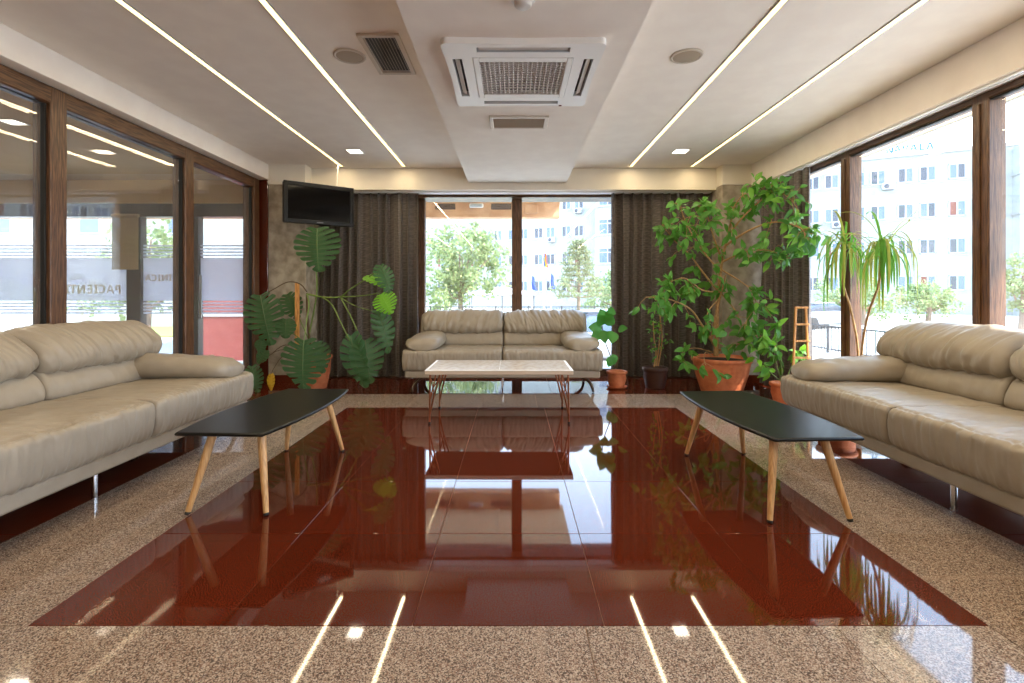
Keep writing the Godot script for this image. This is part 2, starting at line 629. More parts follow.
func build_shell() -> void:
	# ceiling with the lowered middle strip
	var c := thing("ceiling", "off-white plaster ceiling with a lowered centre strip", "ceiling", Vector3.ZERO, 0.0, "", "structure")
	hollowed("slab", Vector3(-3.15, CEIL, 3.6), Vector3(3.1, CEIL + 0.2, -6.6), [[Vector3(-0.785, CEIL, -3.15), Vector3(0.19, 0.34, 0.46)]], c)
	hollowed("lowered_strip", Vector3(-0.535, 2.37, 3.4), Vector3(0.64, CEIL, -5.99), [[Vector3(0.045, 2.37, -3.87), Vector3(0.39, 0.3, 0.21)], [Vector3(0.055, 2.37, -3.03), Vector3(0.80, 0.3, 0.80)]], c)
	# beams under the ceiling along three sides
	var b := thing("trim_1", "off-white beam over the back window and curtains", "beam", Vector3.ZERO, 0.0, "", "structure")
	part("beam", span(Vector3(-2.42, 2.285, -6.6), Vector3(2.44, CEIL, -6.0), 0.003), M.cream_wall, b)
	part("curtain_track", span(Vector3(-2.40, 2.272, -6.22), Vector3(2.42, 2.285, -6.10)), M.white_lacquer, b)
	b = thing("trim_2", "off-white beam over the wood framed glass partition", "beam", Vector3.ZERO, 0.0, "", "structure")
	part("beam", span(Vector3(-3.15, 2.365, 3.5), Vector3(-2.85, CEIL, -5.83), 0.003), M.ceiling_paint, b)
	b = thing("trim_3", "off-white beam with curtain track over the street windows", "beam", Vector3.ZERO, 0.0, "", "structure")
	part("beam", span(Vector3(2.78, 2.275, 3.5), Vector3(3.08, CEIL, -5.83), 0.003), M.ceiling_paint, b)
	for k in 2:
		part("curtain_track", span(Vector3(2.80 + k * 0.035, 2.262, 3.4), Vector3(2.82 + k * 0.035, 2.275, -5.8)), M.white_lacquer, b)
	# columns in both back corners
	for s in 2:
		var xa: float = [-2.86, 2.44][s]
		var xb: float = [-2.42, 3.0][s]
		var col := thing("column", ["column of grey trowelled plaster behind the television and monstera", "column of grey trowelled plaster behind the large potted tree"][s], "column", Vector3.ZERO, 0.0, "corner columns", "structure")
		part("shaft", span(Vector3(xa, 0.0, -6.5), Vector3(xb, 2.312, -5.84), 0.006), M.trowelled_plaster, col)
		part("head", span(Vector3(xa, 2.312, -6.6), Vector3(xb, CEIL, -5.83), 0.003), M.cream_wall, col)
		part("skirting", span(Vector3(xa + 0.002, 0.0, -5.84), Vector3(xb - 0.002, 0.09, -5.825), 0.002), M.red_granite_0, col)
	# red granite pier in the corner beside the partition
	single("wall_corner", span(Vector3(-3.15, 0, -6.6), Vector3(-2.86, 2.365, -5.83), 0.004), M.red_granite_1, "polished red granite pier beside the wood framed glass partition", "pier", Vector3.ZERO, 0.0, "", "structure")
	# walls
	var w := thing("wall_back", "plaster wall behind the dark curtains", "wall", Vector3.ZERO, 0.0, "", "structure")
	part("panel", span(Vector3(-2.42, -0.2, -6.6), Vector3(-1.30, 2.285, -6.32)), M.cream_wall, w)
	part("panel", span(Vector3(1.37, -0.2, -6.6), Vector3(2.44, 2.285, -6.32)), M.cream_wall, w)
	part("panel", span(Vector3(-1.30, -0.2, -6.6), Vector3(1.37, 0.0, -6.32)), M.red_granite_0, w)
	single("wall_front", span(Vector3(-3.15, -0.2, 3.6), Vector3(3.1, 2.6, 3.4)), M.cream_wall, "cream plaster wall behind the camera", "wall", Vector3.ZERO, 0.0, "", "structure")
	single("wall_right", span(Vector3(2.95, -0.2, -6.6), Vector3(3.1, 2.3, -5.86)), M.cream_wall, "short plaster wall at the end of the street windows", "wall", Vector3.ZERO, 0.0, "", "structure")

func pane(parent: Node, c: Vector3, s: Vector3) -> void:
	part("pane", bx(c, s, 0.0), M.pane_glass, parent)

func build_windows() -> void:
	# back window: two panes to the floor
	var w := thing("window_1", "brown wood framed window of two tall panes behind the middle sofa", "window", Vector3.ZERO, 0.0, "", "structure")
	var z := -6.42
	var xs := [-1.20, 0.05, 1.345]
	for k in 3:
		part("post", bx(Vector3(xs[k], 1.1215, z), Vector3([0.15, 0.13, 0.11][k], 2.243, 0.10), 0.006), M.window_wood, w)
	part("rail", bx(Vector3(0.03, 2.264, z + 0.005), Vector3(2.53, 0.04, 0.33), 0.004), M.window_wood_rail, w)
	part("rail", bx(Vector3(0.03, 0.04, z), Vector3(2.53, 0.08, 0.098), 0.006), M.window_wood_rail, w)
	for k in 2:
		pane(w, Vector3((xs[k] + xs[k + 1]) * 0.5, 1.17, z), Vector3(xs[k + 1] - xs[k] - 0.1, 2.16, 0.022))
	# street windows on the right, a run of tall panes
	w = thing("window_2", "run of brown wood framed street windows beside the sofa", "window", Vector3.ZERO, 0.0, "", "structure")
	var ds := [5.72, 4.36, 3.10, 1.85, 0.6, -0.65, -1.9, -3.35]
	for d in ds:
		part("post", bx(Vector3(X_R, 1.137, -d), Vector3(0.11, 2.272, 0.115), 0.006), M.window_wood, w)
		part("post_cover", bx(Vector3(X_R - 0.06, 1.137, -d - 0.02), Vector3(0.012, 2.15, 0.05), 0.004), M.window_wood, w)
	part("rail", bx(Vector3(X_R, 2.25, -1.18), Vector3(0.108, 0.044, 9.1), 0.006), M.window_wood_rail, w)
	part("rail", bx(Vector3(X_R, 0.04, -1.18), Vector3(0.108, 0.08, 9.1), 0.006), M.window_wood_rail, w)
	for k in ds.size() - 1:
		pane(w, Vector3(X_R, 1.155, -(ds[k] + ds[k + 1]) * 0.5), Vector3(0.022, 2.15, ds[k] - ds[k + 1] - 0.11))
		part("glazing_bead", bx(Vector3(X_R - 0.03, 2.222, -(ds[k] + ds[k + 1]) * 0.5), Vector3(0.03, 0.012, ds[k] - ds[k + 1] - 0.11), 0.002), M.rubber_seal, w)
	# partition on the left
	w = thing("window_3", "brown wood framed glass partition towards the entrance hall", "window", Vector3.ZERO, 0.0, "", "structure")
	ds = [5.74, 4.55, 3.24, 1.95, 0.65, -0.65, -1.95, -3.35]
	for d in ds:
		part("post", bx(Vector3(X_L, 1.18, -d), Vector3(0.12, 2.36, 0.12), 0.006), M.window_wood, w)
	part("rail", bx(Vector3(X_L, 2.305, -1.2), Vector3(0.115, 0.11, 9.1), 0.006), M.window_wood_rail, w)
	part("rail", bx(Vector3(X_L, 0.05, -1.2), Vector3(0.115, 0.1, 9.1), 0.006), M.window_wood_rail, w)
	for k in ds.size() - 1:
		pane(w, Vector3(X_L, 1.175, -(ds[k] + ds[k + 1]) * 0.5), Vector3(0.024, 2.15, ds[k] - ds[k + 1] - 0.12))
		part("glazing_bead", bx(Vector3(X_L + 0.02, 1.175, -ds[k] + 0.068), Vector3(0.03, 2.14, 0.014), 0.002), M.rubber_seal, w)
		part("glazing_bead", bx(Vector3(X_L + 0.02, 1.175, -ds[k + 1] - 0.068), Vector3(0.03, 2.14, 0.014), 0.002), M.rubber_seal, w)

# the entrance hall seen through the partition
func build_lobby_next_door() -> void:
	var D := 7.0
	var h := thing("wall_hall", "cream walls and ceiling of the entrance hall beyond the partition", "wall", Vector3.ZERO, 0.0, "", "structure")
	part("hall_floor", span(Vector3(-8.2, -0.2, 3.6), Vector3(-3.16, -0.002, -7.1)), M.red_granite_0, h)
	part("hall_ceiling", span(Vector3(-8.2, 2.62, 3.6), Vector3(-3.16, 2.8, -7.1)), M.lobby_wall, h)
	part("hall_wall", span(Vector3(-8.3, -0.2, 3.6), Vector3(-8.1, 2.8, -7.1)), M.lobby_wall, h)
	part("hall_wall", span(Vector3(-8.2, -0.2, 3.6), Vector3(-3.16, 2.8, 3.4)), M.lobby_wall, h)
	part("hall_wall", span(Vector3(-8.2, 2.29, -7.08), Vector3(-3.16, 2.62, -6.95)), M.lobby_wall, h)
	part("hall_wall", span(Vector3(-3.5, 0.0, -7.1), Vector3(-3.05, 2.62, -6.6)), M.red_granite_1, h)
	var w := thing("window_4", "dark wood framed glass entrance doors with frosted bands", "window", Vector3.ZERO, 0.0, "", "structure")
	part("header", bx(Vector3(-5.8, 2.2, -D), Vector3(4.7, 0.18, 0.14), 0.005), M.dark_wood, w)
	var posts := [[-3.62, 0.26], [-4.47, 0.2], [-5.27, 0.2], [-6.42, 0.14], [-7.4, 0.14], [-8.05, 0.1]]
	for p in posts:
		part("post", bx(Vector3(p[0], 1.055, -D), Vector3(p[1], 2.11, 0.12), 0.005), M.dark_wood, w)
	for k in posts.size() - 1:
		var a: float = posts[k][0] - posts[k][1] * 0.5
		var b: float = posts[k + 1][0] + posts[k + 1][1] * 0.5
		pane(w, Vector3((a + b) * 0.5, 1.055, -D), Vector3(a - b, 2.1, 0.012))
		part("frosted_band", bx(Vector3((a + b) * 0.5, 1.24, -D + 0.012), Vector3(a - b - 0.01, 0.60, 0.002), 0.0), M.frosted_film, w)
		for s in 4:
			part("frosted_stripe", bx(Vector3((a + b) * 0.5, 1.575 + s * 0.045, -D + 0.012), Vector3(a - b - 0.01, 0.022, 0.002), 0.0), M.frosted_film, w)
			part("frosted_stripe", bx(Vector3((a + b) * 0.5, 0.905 - s * 0.045, -D + 0.012), Vector3(a - b - 0.01, 0.022, 0.002), 0.0), M.frosted_film, w)
	part("handle", bx(Vector3(-4.33, 1.0, -D + 0.07), Vector3(0.03, 0.6, 0.03), 0.008), M.aluminium, w)
	# lettering on the glass, read from outside
	lettering(w, "PACIENTI", 0.13, M.white_film, Transform3D(Basis(Vector3.UP, PI), Vector3(-5.86, 1.10, -D + 0.017)))
	lettering(w, "CLINICA", 0.10, M.white_film, Transform3D(Basis(Vector3.UP, PI), Vector3(-4.87, 1.26, -D + 0.017)))
	# roller blind that hangs in front of the doors
	var bl := thing("roller_blind", "beige cloth roller blind hanging in the entrance hall", "blind", Vector3(-5.32, 1.38, -6.86))
	part("cloth", bx(Vector3(0, 0.36, 0), Vector3(0.36, 0.72, 0.004), 0.0), M.blind_cloth, bl)
	part("tube", bx(Vector3(0, 0.73, 0), Vector3(0.38, 0.05, 0.05), 0.012), M.blind_cloth, bl)
	part("hem_bar", bx(Vector3(0, 0.0, 0), Vector3(0.365, 0.02, 0.012), 0.003), M.blind_cloth, bl)
	# square lamps of the hall
	var k := 0
	for p in [Vector3(-4.6, 2.62, -4.6), Vector3(-4.9, 2.62, -3.4), Vector3(-4.6, 2.62, -2.0)]:
		downlight(p, ["square recessed lamp of the hall nearest the glass doors", "square recessed lamp over the middle of the hall", "square recessed lamp of the hall nearest the camera"][k], 0.8, "hall lamps")
		k += 1

func lettering(parent: Node, text: String, height: float, m: Material, t: Transform3D, depth := 0.002, called := "letter") -> void:
	var f := SystemFont.new()
	f.font_names = PackedStringArray(["Droid Sans"])
	f.font_weight = 700
	var tm := TextMesh.new()
	tm.font = f
	tm.text = text
	tm.font_size = 32
	tm.pixel_size = height / 24.0
	tm.depth = depth
	part(called, tm, m, parent, t)

# ------------------------------------------------------------------ outdoors
func build_outdoors() -> void:
	var G := -0.7
	single("ground", span(Vector3(-120, G - 0.3, 60), Vector3(120, G, -140)), M.asphalt, "pale asphalt street outside the windows", "street", Vector3.ZERO, 0.0, "", "structure")
	single("lawn", span(Vector3(-22, G, -20), Vector3(4.5, G + 0.05, -34)), M.lawn_green, "strip of lawn beyond the back window", "lawn", Vector3.ZERO, 0.0, "", "structure")
	var t := thing("terrace", "stone terrace slab around the lobby", "terrace", Vector3.ZERO, 0.0, "", "structure")
	part("slab", span(Vector3(3.1, G, 6), Vector3(4.4, -0.12, -8.6)), M.terrace_stone, t)
	part("slab", span(Vector3(-9, G, -6.6), Vector3(3.1, -0.12, -8.6)), M.terrace_stone, t)
	part("slab", span(Vector3(-9, G, 6), Vector3(3.1, -0.2, -6.6)), M.terrace_stone, t)
	# canopy over the terrace
	var c := thing("canopy", "orange brown canopy with a deep edge beam over the terrace", "canopy", Vector3.ZERO, 0.0, "", "structure")
	part("slab", span(Vector3(-9, 2.62, -6.6), Vector3(0.86, 2.85, -8.7)), M.canopy_cream, c)
	part("edge_beam", span(Vector3(-9, 2.34, -8.5), Vector3(0.80, 2.62, -8.72), 0.01), M.canopy_render, c)
	part("beam_box", span(Vector3(0.2, 2.40, -8.47), Vector3(0.42, 2.55, -8.5), 0.004), M.canopy_render, c)
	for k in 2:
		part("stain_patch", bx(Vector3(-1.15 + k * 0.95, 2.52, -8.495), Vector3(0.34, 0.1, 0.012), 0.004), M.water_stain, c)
	var cl := thing("canopy_lamp", "small white bulkhead lamp on the canopy beam", "lamp", Vector3(-0.62, 2.53, -8.46))
	part("housing", bx(Vector3.ZERO, Vector3(0.24, 0.07, 0.06), 0.015), M.white_plastic, cl)
	part("lens", bx(Vector3(0, -0.005, 0.035), Vector3(0.2, 0.05, 0.02), 0.008), M.far_frame, cl)
	var e := thing("eaves", "cream eaves over the street windows", "eaves", Vector3.ZERO, 0.0, "", "structure")
	part("slab", span(Vector3(3.1, 2.58, 4.5), Vector3(3.95, 2.85, -6.9)), M.canopy_cream, e)
	part("drip_edge", span(Vector3(3.95, 2.57, 4.5), Vector3(3.98, 2.86, -6.9)), M.far_frame, e)
	single("roof", span(Vector3(-8.3, 2.82, 4.5), Vector3(3.1, 3.05, -6.6)), M.facade_band, "flat roof slab over the lobby", "roof", Vector3.ZERO, 0.0, "", "structure")
	build_building()
	# fences
	fence("iron_fence", "dark iron fence along the lawn behind the middle sofa", Vector3(-14, G, -25), Vector3(9, G, -25), 1.15, 1.6)
	fence("iron_fence", "low dark iron railing along the street beside the dracaena", Vector3(9.3, G, -24.8), Vector3(9.3, G, -6), 0.85, 1.2)
	# red neighbour seen through the entrance doors
	var n := thing("red_house", "red rendered house with a pale upper wall beyond the entrance doors", "building", Vector3(-6.9, G, -13))
	part("lower_wall", span(Vector3(-1.4, 0, 0), Vector3(2.0, 2.6, -3.0)), M.red_render, n)
	part("upper_wall", span(Vector3(-1.3, 2.6, -0.05), Vector3(1.8, 6.0, -3.0)), M.facade, n)
	part("ledge", span(Vector3(-1.45, 1.15, 0.03), Vector3(2.05, 1.22, 0.0)), M.facade_band, n)
	var pv := thing("white_house", "white rendered house beyond the glass entrance doors", "building", Vector3(-22, G, -26))
	part("wall", span(Vector3(-6, 0, 0), Vector3(6, 8, -6)), M.facade, pv)
	for i in 5:
		for j in 2:
			var q := part("window", bx(Vector3(-4.6 + i * 2.3, 2.6 + j * 2.9, 0.02), Vector3(1.1, 1.3, 0.06), 0.01), M.far_frame, pv)
			part("window_pane", bx(Vector3(-4.6 + i * 2.3, 2.6 + j * 2.9, 0.055), Vector3(0.95, 1.15, 0.02), 0.0), M.far_glass, q)
	# white entrance tent and guard hut in front of the building
	var tent := thing("entrance_canopy", "white entrance canopy on thin posts before the pale building", "canopy", Vector3(-1.0, G, -46))
	var roof := MB.new()
	roof.loft([PackedVector3Array([Vector3(-3.2, 1.55, 1.6), Vector3(3.2, 1.55, 1.6), Vector3(3.2, 1.55, -1.6), Vector3(-3.2, 1.55, -1.6)]), PackedVector3Array([Vector3(-3.0, 1.8, 1.4), Vector3(3.0, 1.8, 1.4), Vector3(3.0, 1.8, -1.4), Vector3(-3.0, 1.8, -1.4)]), PackedVector3Array([Vector3(-0.4, 2.35, 0.2), Vector3(0.4, 2.35, 0.2), Vector3(0.4, 2.35, -0.2), Vector3(-0.4, 2.35, -0.2)])])
	part("roof", roof, M.white_lacquer, tent)
	for sx in [-2.9, 0.0, 2.9]:
		for sz in [-1.3, 1.3]:
			part("post", bx(Vector3(sx, 0.8, sz), Vector3(0.09, 1.6, 0.09), 0.01), M.steel_grey, tent)
	# parked cars
	car(Vector3(2.4, G, -13.5), 1.45, "silver parked car behind the middle sofa's small potted plant", M.car_paint)
	car(Vector3(15.5, G, -25.5), 0.35, "silver parked car beyond the railing beside the dracaena", M.car_paint)
	# flags
	flag(at(544, 300, 40), at(543, 252, 40), [M.flag_blue, M.flag_yellow, M.flag_red], "blue yellow and red flag on a pole before the pale building", 0.7)
	flag(at(532, 306, 40), at(531, 275, 40), [M.flag_blue], "plain blue flag hanging beside the pine tree, outermost of two", 0.7)
	flag(at(551, 306, 38), at(550, 273, 38), [M.flag_blue], "plain blue flag hanging half behind the pine tree", 0.7)
	flag(at(992, 330, 17), at(992, 186, 17), [M.flag_blue, M.flag_yellow, M.flag_red], "tall flagpole with blue yellow and red flag outside the street window", 0.34)

func flag(foot: Vector3, top: Vector3, cols: Array, label: String, size: float) -> void:
	foot.y = -0.7
	var r := thing("flag", label, "flag", foot)
	var p := MB.new()
	var d := top - foot
	p.tube([Vector3.ZERO, d], [0.04, 0.03], 8)
	part("pole", p, M.white_lacquer, r)
	var n := cols.size()
	for k in n:
		var b := MB.new()
		var rings := []
		for i in 9:
			var u := i / 8.0
			var ring := PackedVector3Array()
			for j in 4:
				var v := (k + j / 3.0) / n
				ring.append(d + Vector3(0.04 + v * 0.55 * size * (0.5 + 0.5 * u) + 0.03 * sin(u * 9.0), -u * 1.6 * size - v * 0.25 * size, 0.12 * sin(v * 9.0 + u * 2.0)))
			rings.append(ring)
		b.loft(rings, false, false)
		part("cloth", b, cols[k], r)

func fence(called: String, label: String, a: Vector3, b: Vector3, h: float, post_gap: float) -> void:
	var r := thing(called, label, "fence", a)
	var d := b - a
	var n := int(d.length() / post_gap)
	var u := d / n
	var turn := Basis.looking_at(d.normalized(), Vector3.UP)
	var post := bx(Vector3(0, h * 0.5, 0), Vector3(0.06, h, 0.06), 0.004).mesh()
	for k in n + 1:
		part("post", post, M.iron_rail, r, Transform3D(turn, u * k))
	for y in [0.12, h - 0.06]:
		part("rail", bx(Vector3(0, y, 0), Vector3(0.04, 0.04, d.length()), 0.003), M.iron_rail, r, Transform3D(turn, d * 0.5))
	var bars := MB.new()
	var m := int(d.length() / 0.16)
	for k in m:
		bars.box(d * (k + 0.5) / m + Vector3(0, h * 0.5, 0), Vector3(0.018, h - 0.12, 0.018), 0.0)
	part("bars", bars, M.iron_rail, r).set_meta("kind", "stuff")

func car(where: Vector3, turn: float, label: String, paint: Material) -> void:
	var r := thing("parked_car", label, "car", where, turn)
	var b := MB.new()
	var rings := []
	for s in [[-2.05, 0.35, 0.62, 0.6], [-1.95, 0.25, 0.78, 0.78], [-1.0, 0.2, 0.9, 0.84], [1.2, 0.2, 0.92, 0.84], [1.95, 0.22, 0.84, 0.8], [2.08, 0.35, 0.7, 0.62]]:
		var ring := PackedVector3Array()
		for k in 16:
			var w := TAU * k / 16.0
			ring.append(Vector3(s[0], (s[1] + s[2]) * 0.5 + (s[2] - s[1]) * 0.5 * signf(sin(w)) * pow(absf(sin(w)), 0.5), s[3] * signf(cos(w)) * pow(absf(cos(w)), 0.5)))
		rings.append(ring)
	b.loft(rings)
	part("body", b, paint, r)
	var cab := MB.new()
	rings = []
	for s in [[-1.55, 0.8, 0.84, 0.7], [-0.75, 0.8, 1.28, 0.62], [0.6, 0.8, 1.3, 0.62], [1.55, 0.8, 0.86, 0.7]]:
		var ring := PackedVector3Array()
		for k in 16:
			var w := TAU * k / 16.0
			ring.append(Vector3(s[0], (s[1] + s[2]) * 0.5 + (s[2] - s[1]) * 0.5 * signf(sin(w)) * pow(absf(sin(w)), 0.6), s[3] * signf(cos(w)) * pow(absf(cos(w)), 0.6)))
		rings.append(ring)
	cab.loft(rings)
	part("cabin_glass", cab, M.far_glass_dark, r)
	part("roof_panel", bx(Vector3(-0.08, 1.285, 0), Vector3(1.4, 0.05, 1.06), 0.02), paint, r)
	for sx in [-1.3, 1.3]:
		for sz in [-0.8, 0.8]:
			var wh := MB.new()
			wh.tube([Vector3(sx, 0.31, sz - 0.1), Vector3(sx, 0.31, sz + 0.1)], [0.31, 0.31], 18)
			part("wheel", wh, M.rubber, r)

func build_building() -> void:
	# a long pale office block that stands askew across the street; local x runs along its front, z points at the lobby
	var O := Vector3(3.2, -0.7, -58.5)
	var r := thing("office_building", "long pale four-storey building with rows of small windows and rooftop letters", "building", O, -0.4636)
	r.rotation.y = -atan2(0.447, 0.894)
	var L0 := -34.0
	var L1 := 62.0
	var H := 13.6
	part("wall", span(Vector3(L0, 0, 0), Vector3(L1, H, -14)), M.facade, r)
	part("parapet", span(Vector3(L0 - 0.1, H, 0.15), Vector3(L1 + 0.1, H + 0.28, -14.1)), M.facade_band, r)
	part("plinth", span(Vector3(L0, 0, 0.1), Vector3(L1, 0.9, 0)), M.facade_band, r)
	for k in 4:
		part("floor_band", span(Vector3(L0, 1.25 + k * 3.1 + 0.6, 0.04), Vector3(L1, 1.25 + k * 3.1 + 0.7, 0)), M.facade_band, r)
	# projecting bays with wide windows
	var bays := [[7.0, 10.8], [41.2, 46.5]]
	for b in bays:
		part("bay", span(Vector3(b[0], 0, 1.3), Vector3(b[1], H - 0.2, 0)), M.facade, r)
		for k in 4:
			part("bay_sill", span(Vector3(b[0] - 0.08, 1.8 + k * 3.1, 1.42), Vector3(b[1] + 0.08, 1.95 + k * 3.1, 0)), M.facade_band, r)
			wide_window(r, (b[0] + b[1]) * 0.5, 2.75 + k * 3.1, 1.3, minf(b[1] - b[0] - 0.9, 3.0), 1.6)
	# rows of casement windows
	var frame := MB.new()
	for s in [-1, 1]:
		frame.box(Vector3(s * 0.52, 0, 0.0), Vector3(0.09, 1.26, 0.1), 0.0)
		frame.box(Vector3(0, s * 0.6, 0.0), Vector3(1.13, 0.09, 0.1), 0.0)
	frame.box(Vector3.ZERO, Vector3(0.1, 1.2, 0.1), 0.0)
	var fm := frame.mesh()
	var pm := bx(Vector3(0, 0, 0), Vector3(0.46, 1.16, 0.04), 0.0).mesh()
	var x := -14.0
	var odd := false
	var units := 0
	var lab := ["uppermost", "third", "second"]
	while x < 47.0:
		var in_bay := false
		for b in bays:
			if x > b[0] - 0.8 and x < b[1] + 0.8:
				in_bay = true
		if not in_bay:
			for k in 4:
				var y := 2.67 + k * 3.1
				var f := part("window", fm, M.far_frame, r, Transform3D(Basis(), Vector3(x, y, 0.03)))
				part("window_pane", pm, [M.far_glass, M.far_glass_dark, M.far_curtain, M.far_glass_dark][rng.randi_range(0, 3) if rng.randf() < 0.5 else 1], f, Transform3D(Basis(), Vector3(-0.26, 0, 0.0)))
				part("window_pane", pm, [M.far_glass, M.far_glass, M.far_glass_dark][rng.randi_range(0, 2)], f, Transform3D(Basis(), Vector3(0.26, 0, 0.0)))
		x += 1.95 if odd else 1.5
		odd = not odd
	# outdoor units of air conditioners
	for a in [[33.0, 3, "beneath an uppermost window of the pale building"], [29.3, 2, "beneath a third-row window beside the dracaena heads"], [22.2, 2, "beneath a third-row window close to the dark curtain"], [4.7, 3, "beneath an uppermost window near the canopy corner"], [1.5, 2, "beside the top of the leafy tree"]]:
		var p: Vector3 = r.transform * Vector3(a[0], 2.67 + a[1] * 3.1 - 1.15, 0.36)
		var u := thing("outdoor_fan_unit", "white air conditioner unit " + a[2], "air conditioner", p, r.rotation.y, "outdoor air conditioner units")
		part("casing", bx(Vector3(0, 0.27, 0), Vector3(0.85, 0.55, 0.36), 0.02), M.far_frame, u)
		var fan := MB.new()
		fan.tube([Vector3(-0.1, 0.27, 0.17), Vector3(-0.1, 0.27, 0.2)], [0.21, 0.2], 18)
		part("fan_grille", fan, M.far_glass_dark, u)
		part("bracket", bx(Vector3(0, -0.02, -0.05), Vector3(0.8, 0.04, 0.5), 0.0), M.steel_grey, u)
	# letters along the roof edge
	var s := thing("roof_sign", "blue rooftop letters reading NAVALA on the pale building", "sign", r.transform * Vector3(0, H + 0.28, -0.2), r.rotation.y)
	var word := "R NAVALA"
	for k in word.length():
		if word[k] == " ":
			continue
		var lx := 32.1 + k * 0.56
		lettering(s, word[k], 0.62, M.sign_blue, Transform3D(Basis(), Vector3(lx, 0.45, 0)), 0.1)
	part("sign_rail", bx(Vector3(34.0, 0.06, -0.1), Vector3(5.6, 0.08, 0.08), 0.0), M.steel_grey, s)

func wide_window(r: Node, x: float, y: float, z: float, w: float, h: float) -> void:
	var fr := MB.new()
	for k in 4:
		fr.box(Vector3(-w * 0.5 + w * k / 3.0, 0, 0.03), Vector3(0.1, h, 0.1), 0.0)
	for s in [-0.5, 0.22, 0.5]:
		fr.box(Vector3(0, s * h, 0.03), Vector3(w + 0.1, 0.09, 0.1), 0.0)
	var f := part("bay_window", fr, M.far_frame, r, Transform3D(Basis(), Vector3(x, y, z)))
	for k in 3:
		part("window_pane", bx(Vector3(-w * 0.5 + w * (k + 0.5) / 3.0, 0, 0.02), Vector3(w / 3.0 - 0.1, h - 0.08, 0.03), 0.0), [M.far_glass, M.far_glass_dark, M.far_glass][k], f)

# ------------------------------------------------------------------ ceiling fittings
func downlight(p: Vector3, label: String, energy: float, group: String) -> void:
	var r := thing("recessed_downlight", label, "ceiling light", p, 0.0, group)
	var f := MB.new()
	for s in [-1, 1]:
		f.box(Vector3(s * 0.078, -0.004, 0), Vector3(0.014, 0.008, 0.17), 0.002)
		f.box(Vector3(0, -0.004, s * 0.078), Vector3(0.142, 0.008, 0.014), 0.002)
	part("frame", f, M.white_plastic, r)
	part("light_panel", bx(Vector3(0, -0.002, 0), Vector3(0.142, 0.004, 0.142), 0.0), M.downlight_glow, r)
	var l := AreaLight3D.new()
	l.name = "lamp"
	l.area_size = Vector2(0.14, 0.14)
	l.light_energy = energy
	l.light_color = rgb(255, 240, 214)
	l.area_range = 12.0
	l.area_attenuation = 2.0
	l.shadow_enabled = true
	r.add_child(l)
	l.position = Vector3(0, -0.012, 0)
	l.rotation.x = -PI / 2.0

func build_ceiling_fittings() -> void:
	glow("led_glow", rgb(255, 226, 160), 1.6)
	# four long light lines let into the ceiling
	var led := [[-2.02, "outer light line beside the glass partition"], [-1.285, "light line between air vent and glass partition"], [1.39, "light line between air conditioner and street windows"], [2.11, "outer light line beside the street windows"]]
	for e in led:
		var zc := -1.3
		var len := 9.2
		var r := thing("led_strip", "long warm LED strip in the ceiling, " + e[1], "ceiling light", Vector3(e[0], CEIL, zc), 0.0, "ceiling light lines")
		part("diffuser", bx(Vector3(0, -0.003, 0), Vector3(0.032, 0.006, len), 0.001), M.led_glow, r)
		for s in [-1, 1]:
			part("profile", bx(Vector3(s * 0.020, -0.004, 0), Vector3(0.006, 0.008, len), 0.001), M.aluminium, r)
		var l := AreaLight3D.new()
		l.name = "lamp"
		l.area_size = Vector2(0.031, len - 0.02)
		l.light_energy = 1.95
		l.light_color = rgb(255, 232, 188)
		l.area_range = 14.0
		l.area_attenuation = 2.0
		l.shadow_enabled = true
		r.add_child(l)
		l.position = Vector3(0, -0.011, 0)
		l.rotation.x = -PI / 2.0
	downlight(Vector3(-1.67, CEIL, -5.28), "square recessed ceiling lamp near the television", 0.09, "lobby downlights")
	downlight(Vector3(1.77, CEIL, -5.28), "square recessed ceiling lamp above the large potted tree", 0.09, "lobby downlights")
	# round speakers
	for s in 2:
		var sp := thing("ceiling_speaker", ["round beige ceiling speaker beside the slatted air vent", "round beige ceiling speaker beside a light line, street side"][s], "speaker", Vector3([-1.035, 1.10][s], CEIL, -3.17), 0.0, "ceiling speakers")
		var rim := MB.new()
		rim.lathe([Vector2(0.082, -0.001), Vector2(0.084, -0.009), Vector2(0.094, -0.010), Vector2(0.1, -0.004), Vector2(0.1, 0.0)])
		part("rim", rim, M.vent_metal, sp)
		var g := MB.new()
		g.lathe([Vector2(0.001, -0.012), Vector2(0.045, -0.011), Vector2(0.083, -0.006), Vector2(0.083, -0.001)])
		part("grille", g, M.speaker_mesh, sp)
	# smoke detector
	var sd := thing("smoke_detector", "round white smoke detector on the lowered ceiling strip", "smoke detector", Vector3(0.045, 2.37, -2.24))
	var sb := MB.new()
	sb.lathe([Vector2(0.055, 0.0), Vector2(0.055, -0.018), Vector2(0.048, -0.026)])
	part("base", sb, M.white_plastic, sd)
	var sc := MB.new()
	sc.lathe([Vector2(0.042, -0.02), Vector2(0.04, -0.042), Vector2(0.03, -0.05), Vector2(0.002, -0.052)])
	part("sensor_head", sc, M.grille_white, sd)
	# slatted vent in the left field
	vent("air_vent", "beige ceiling air vent with long dark slats beside a speaker", Vector3(-0.785, CEIL, -3.15), 0.25, 0.52, 10, true)
	vent("air_vent", "small rectangular ceiling vent behind the air conditioner", Vector3(0.045, 2.37, -3.87), 0.45, 0.27, 8, false)
	build_air_conditioner()

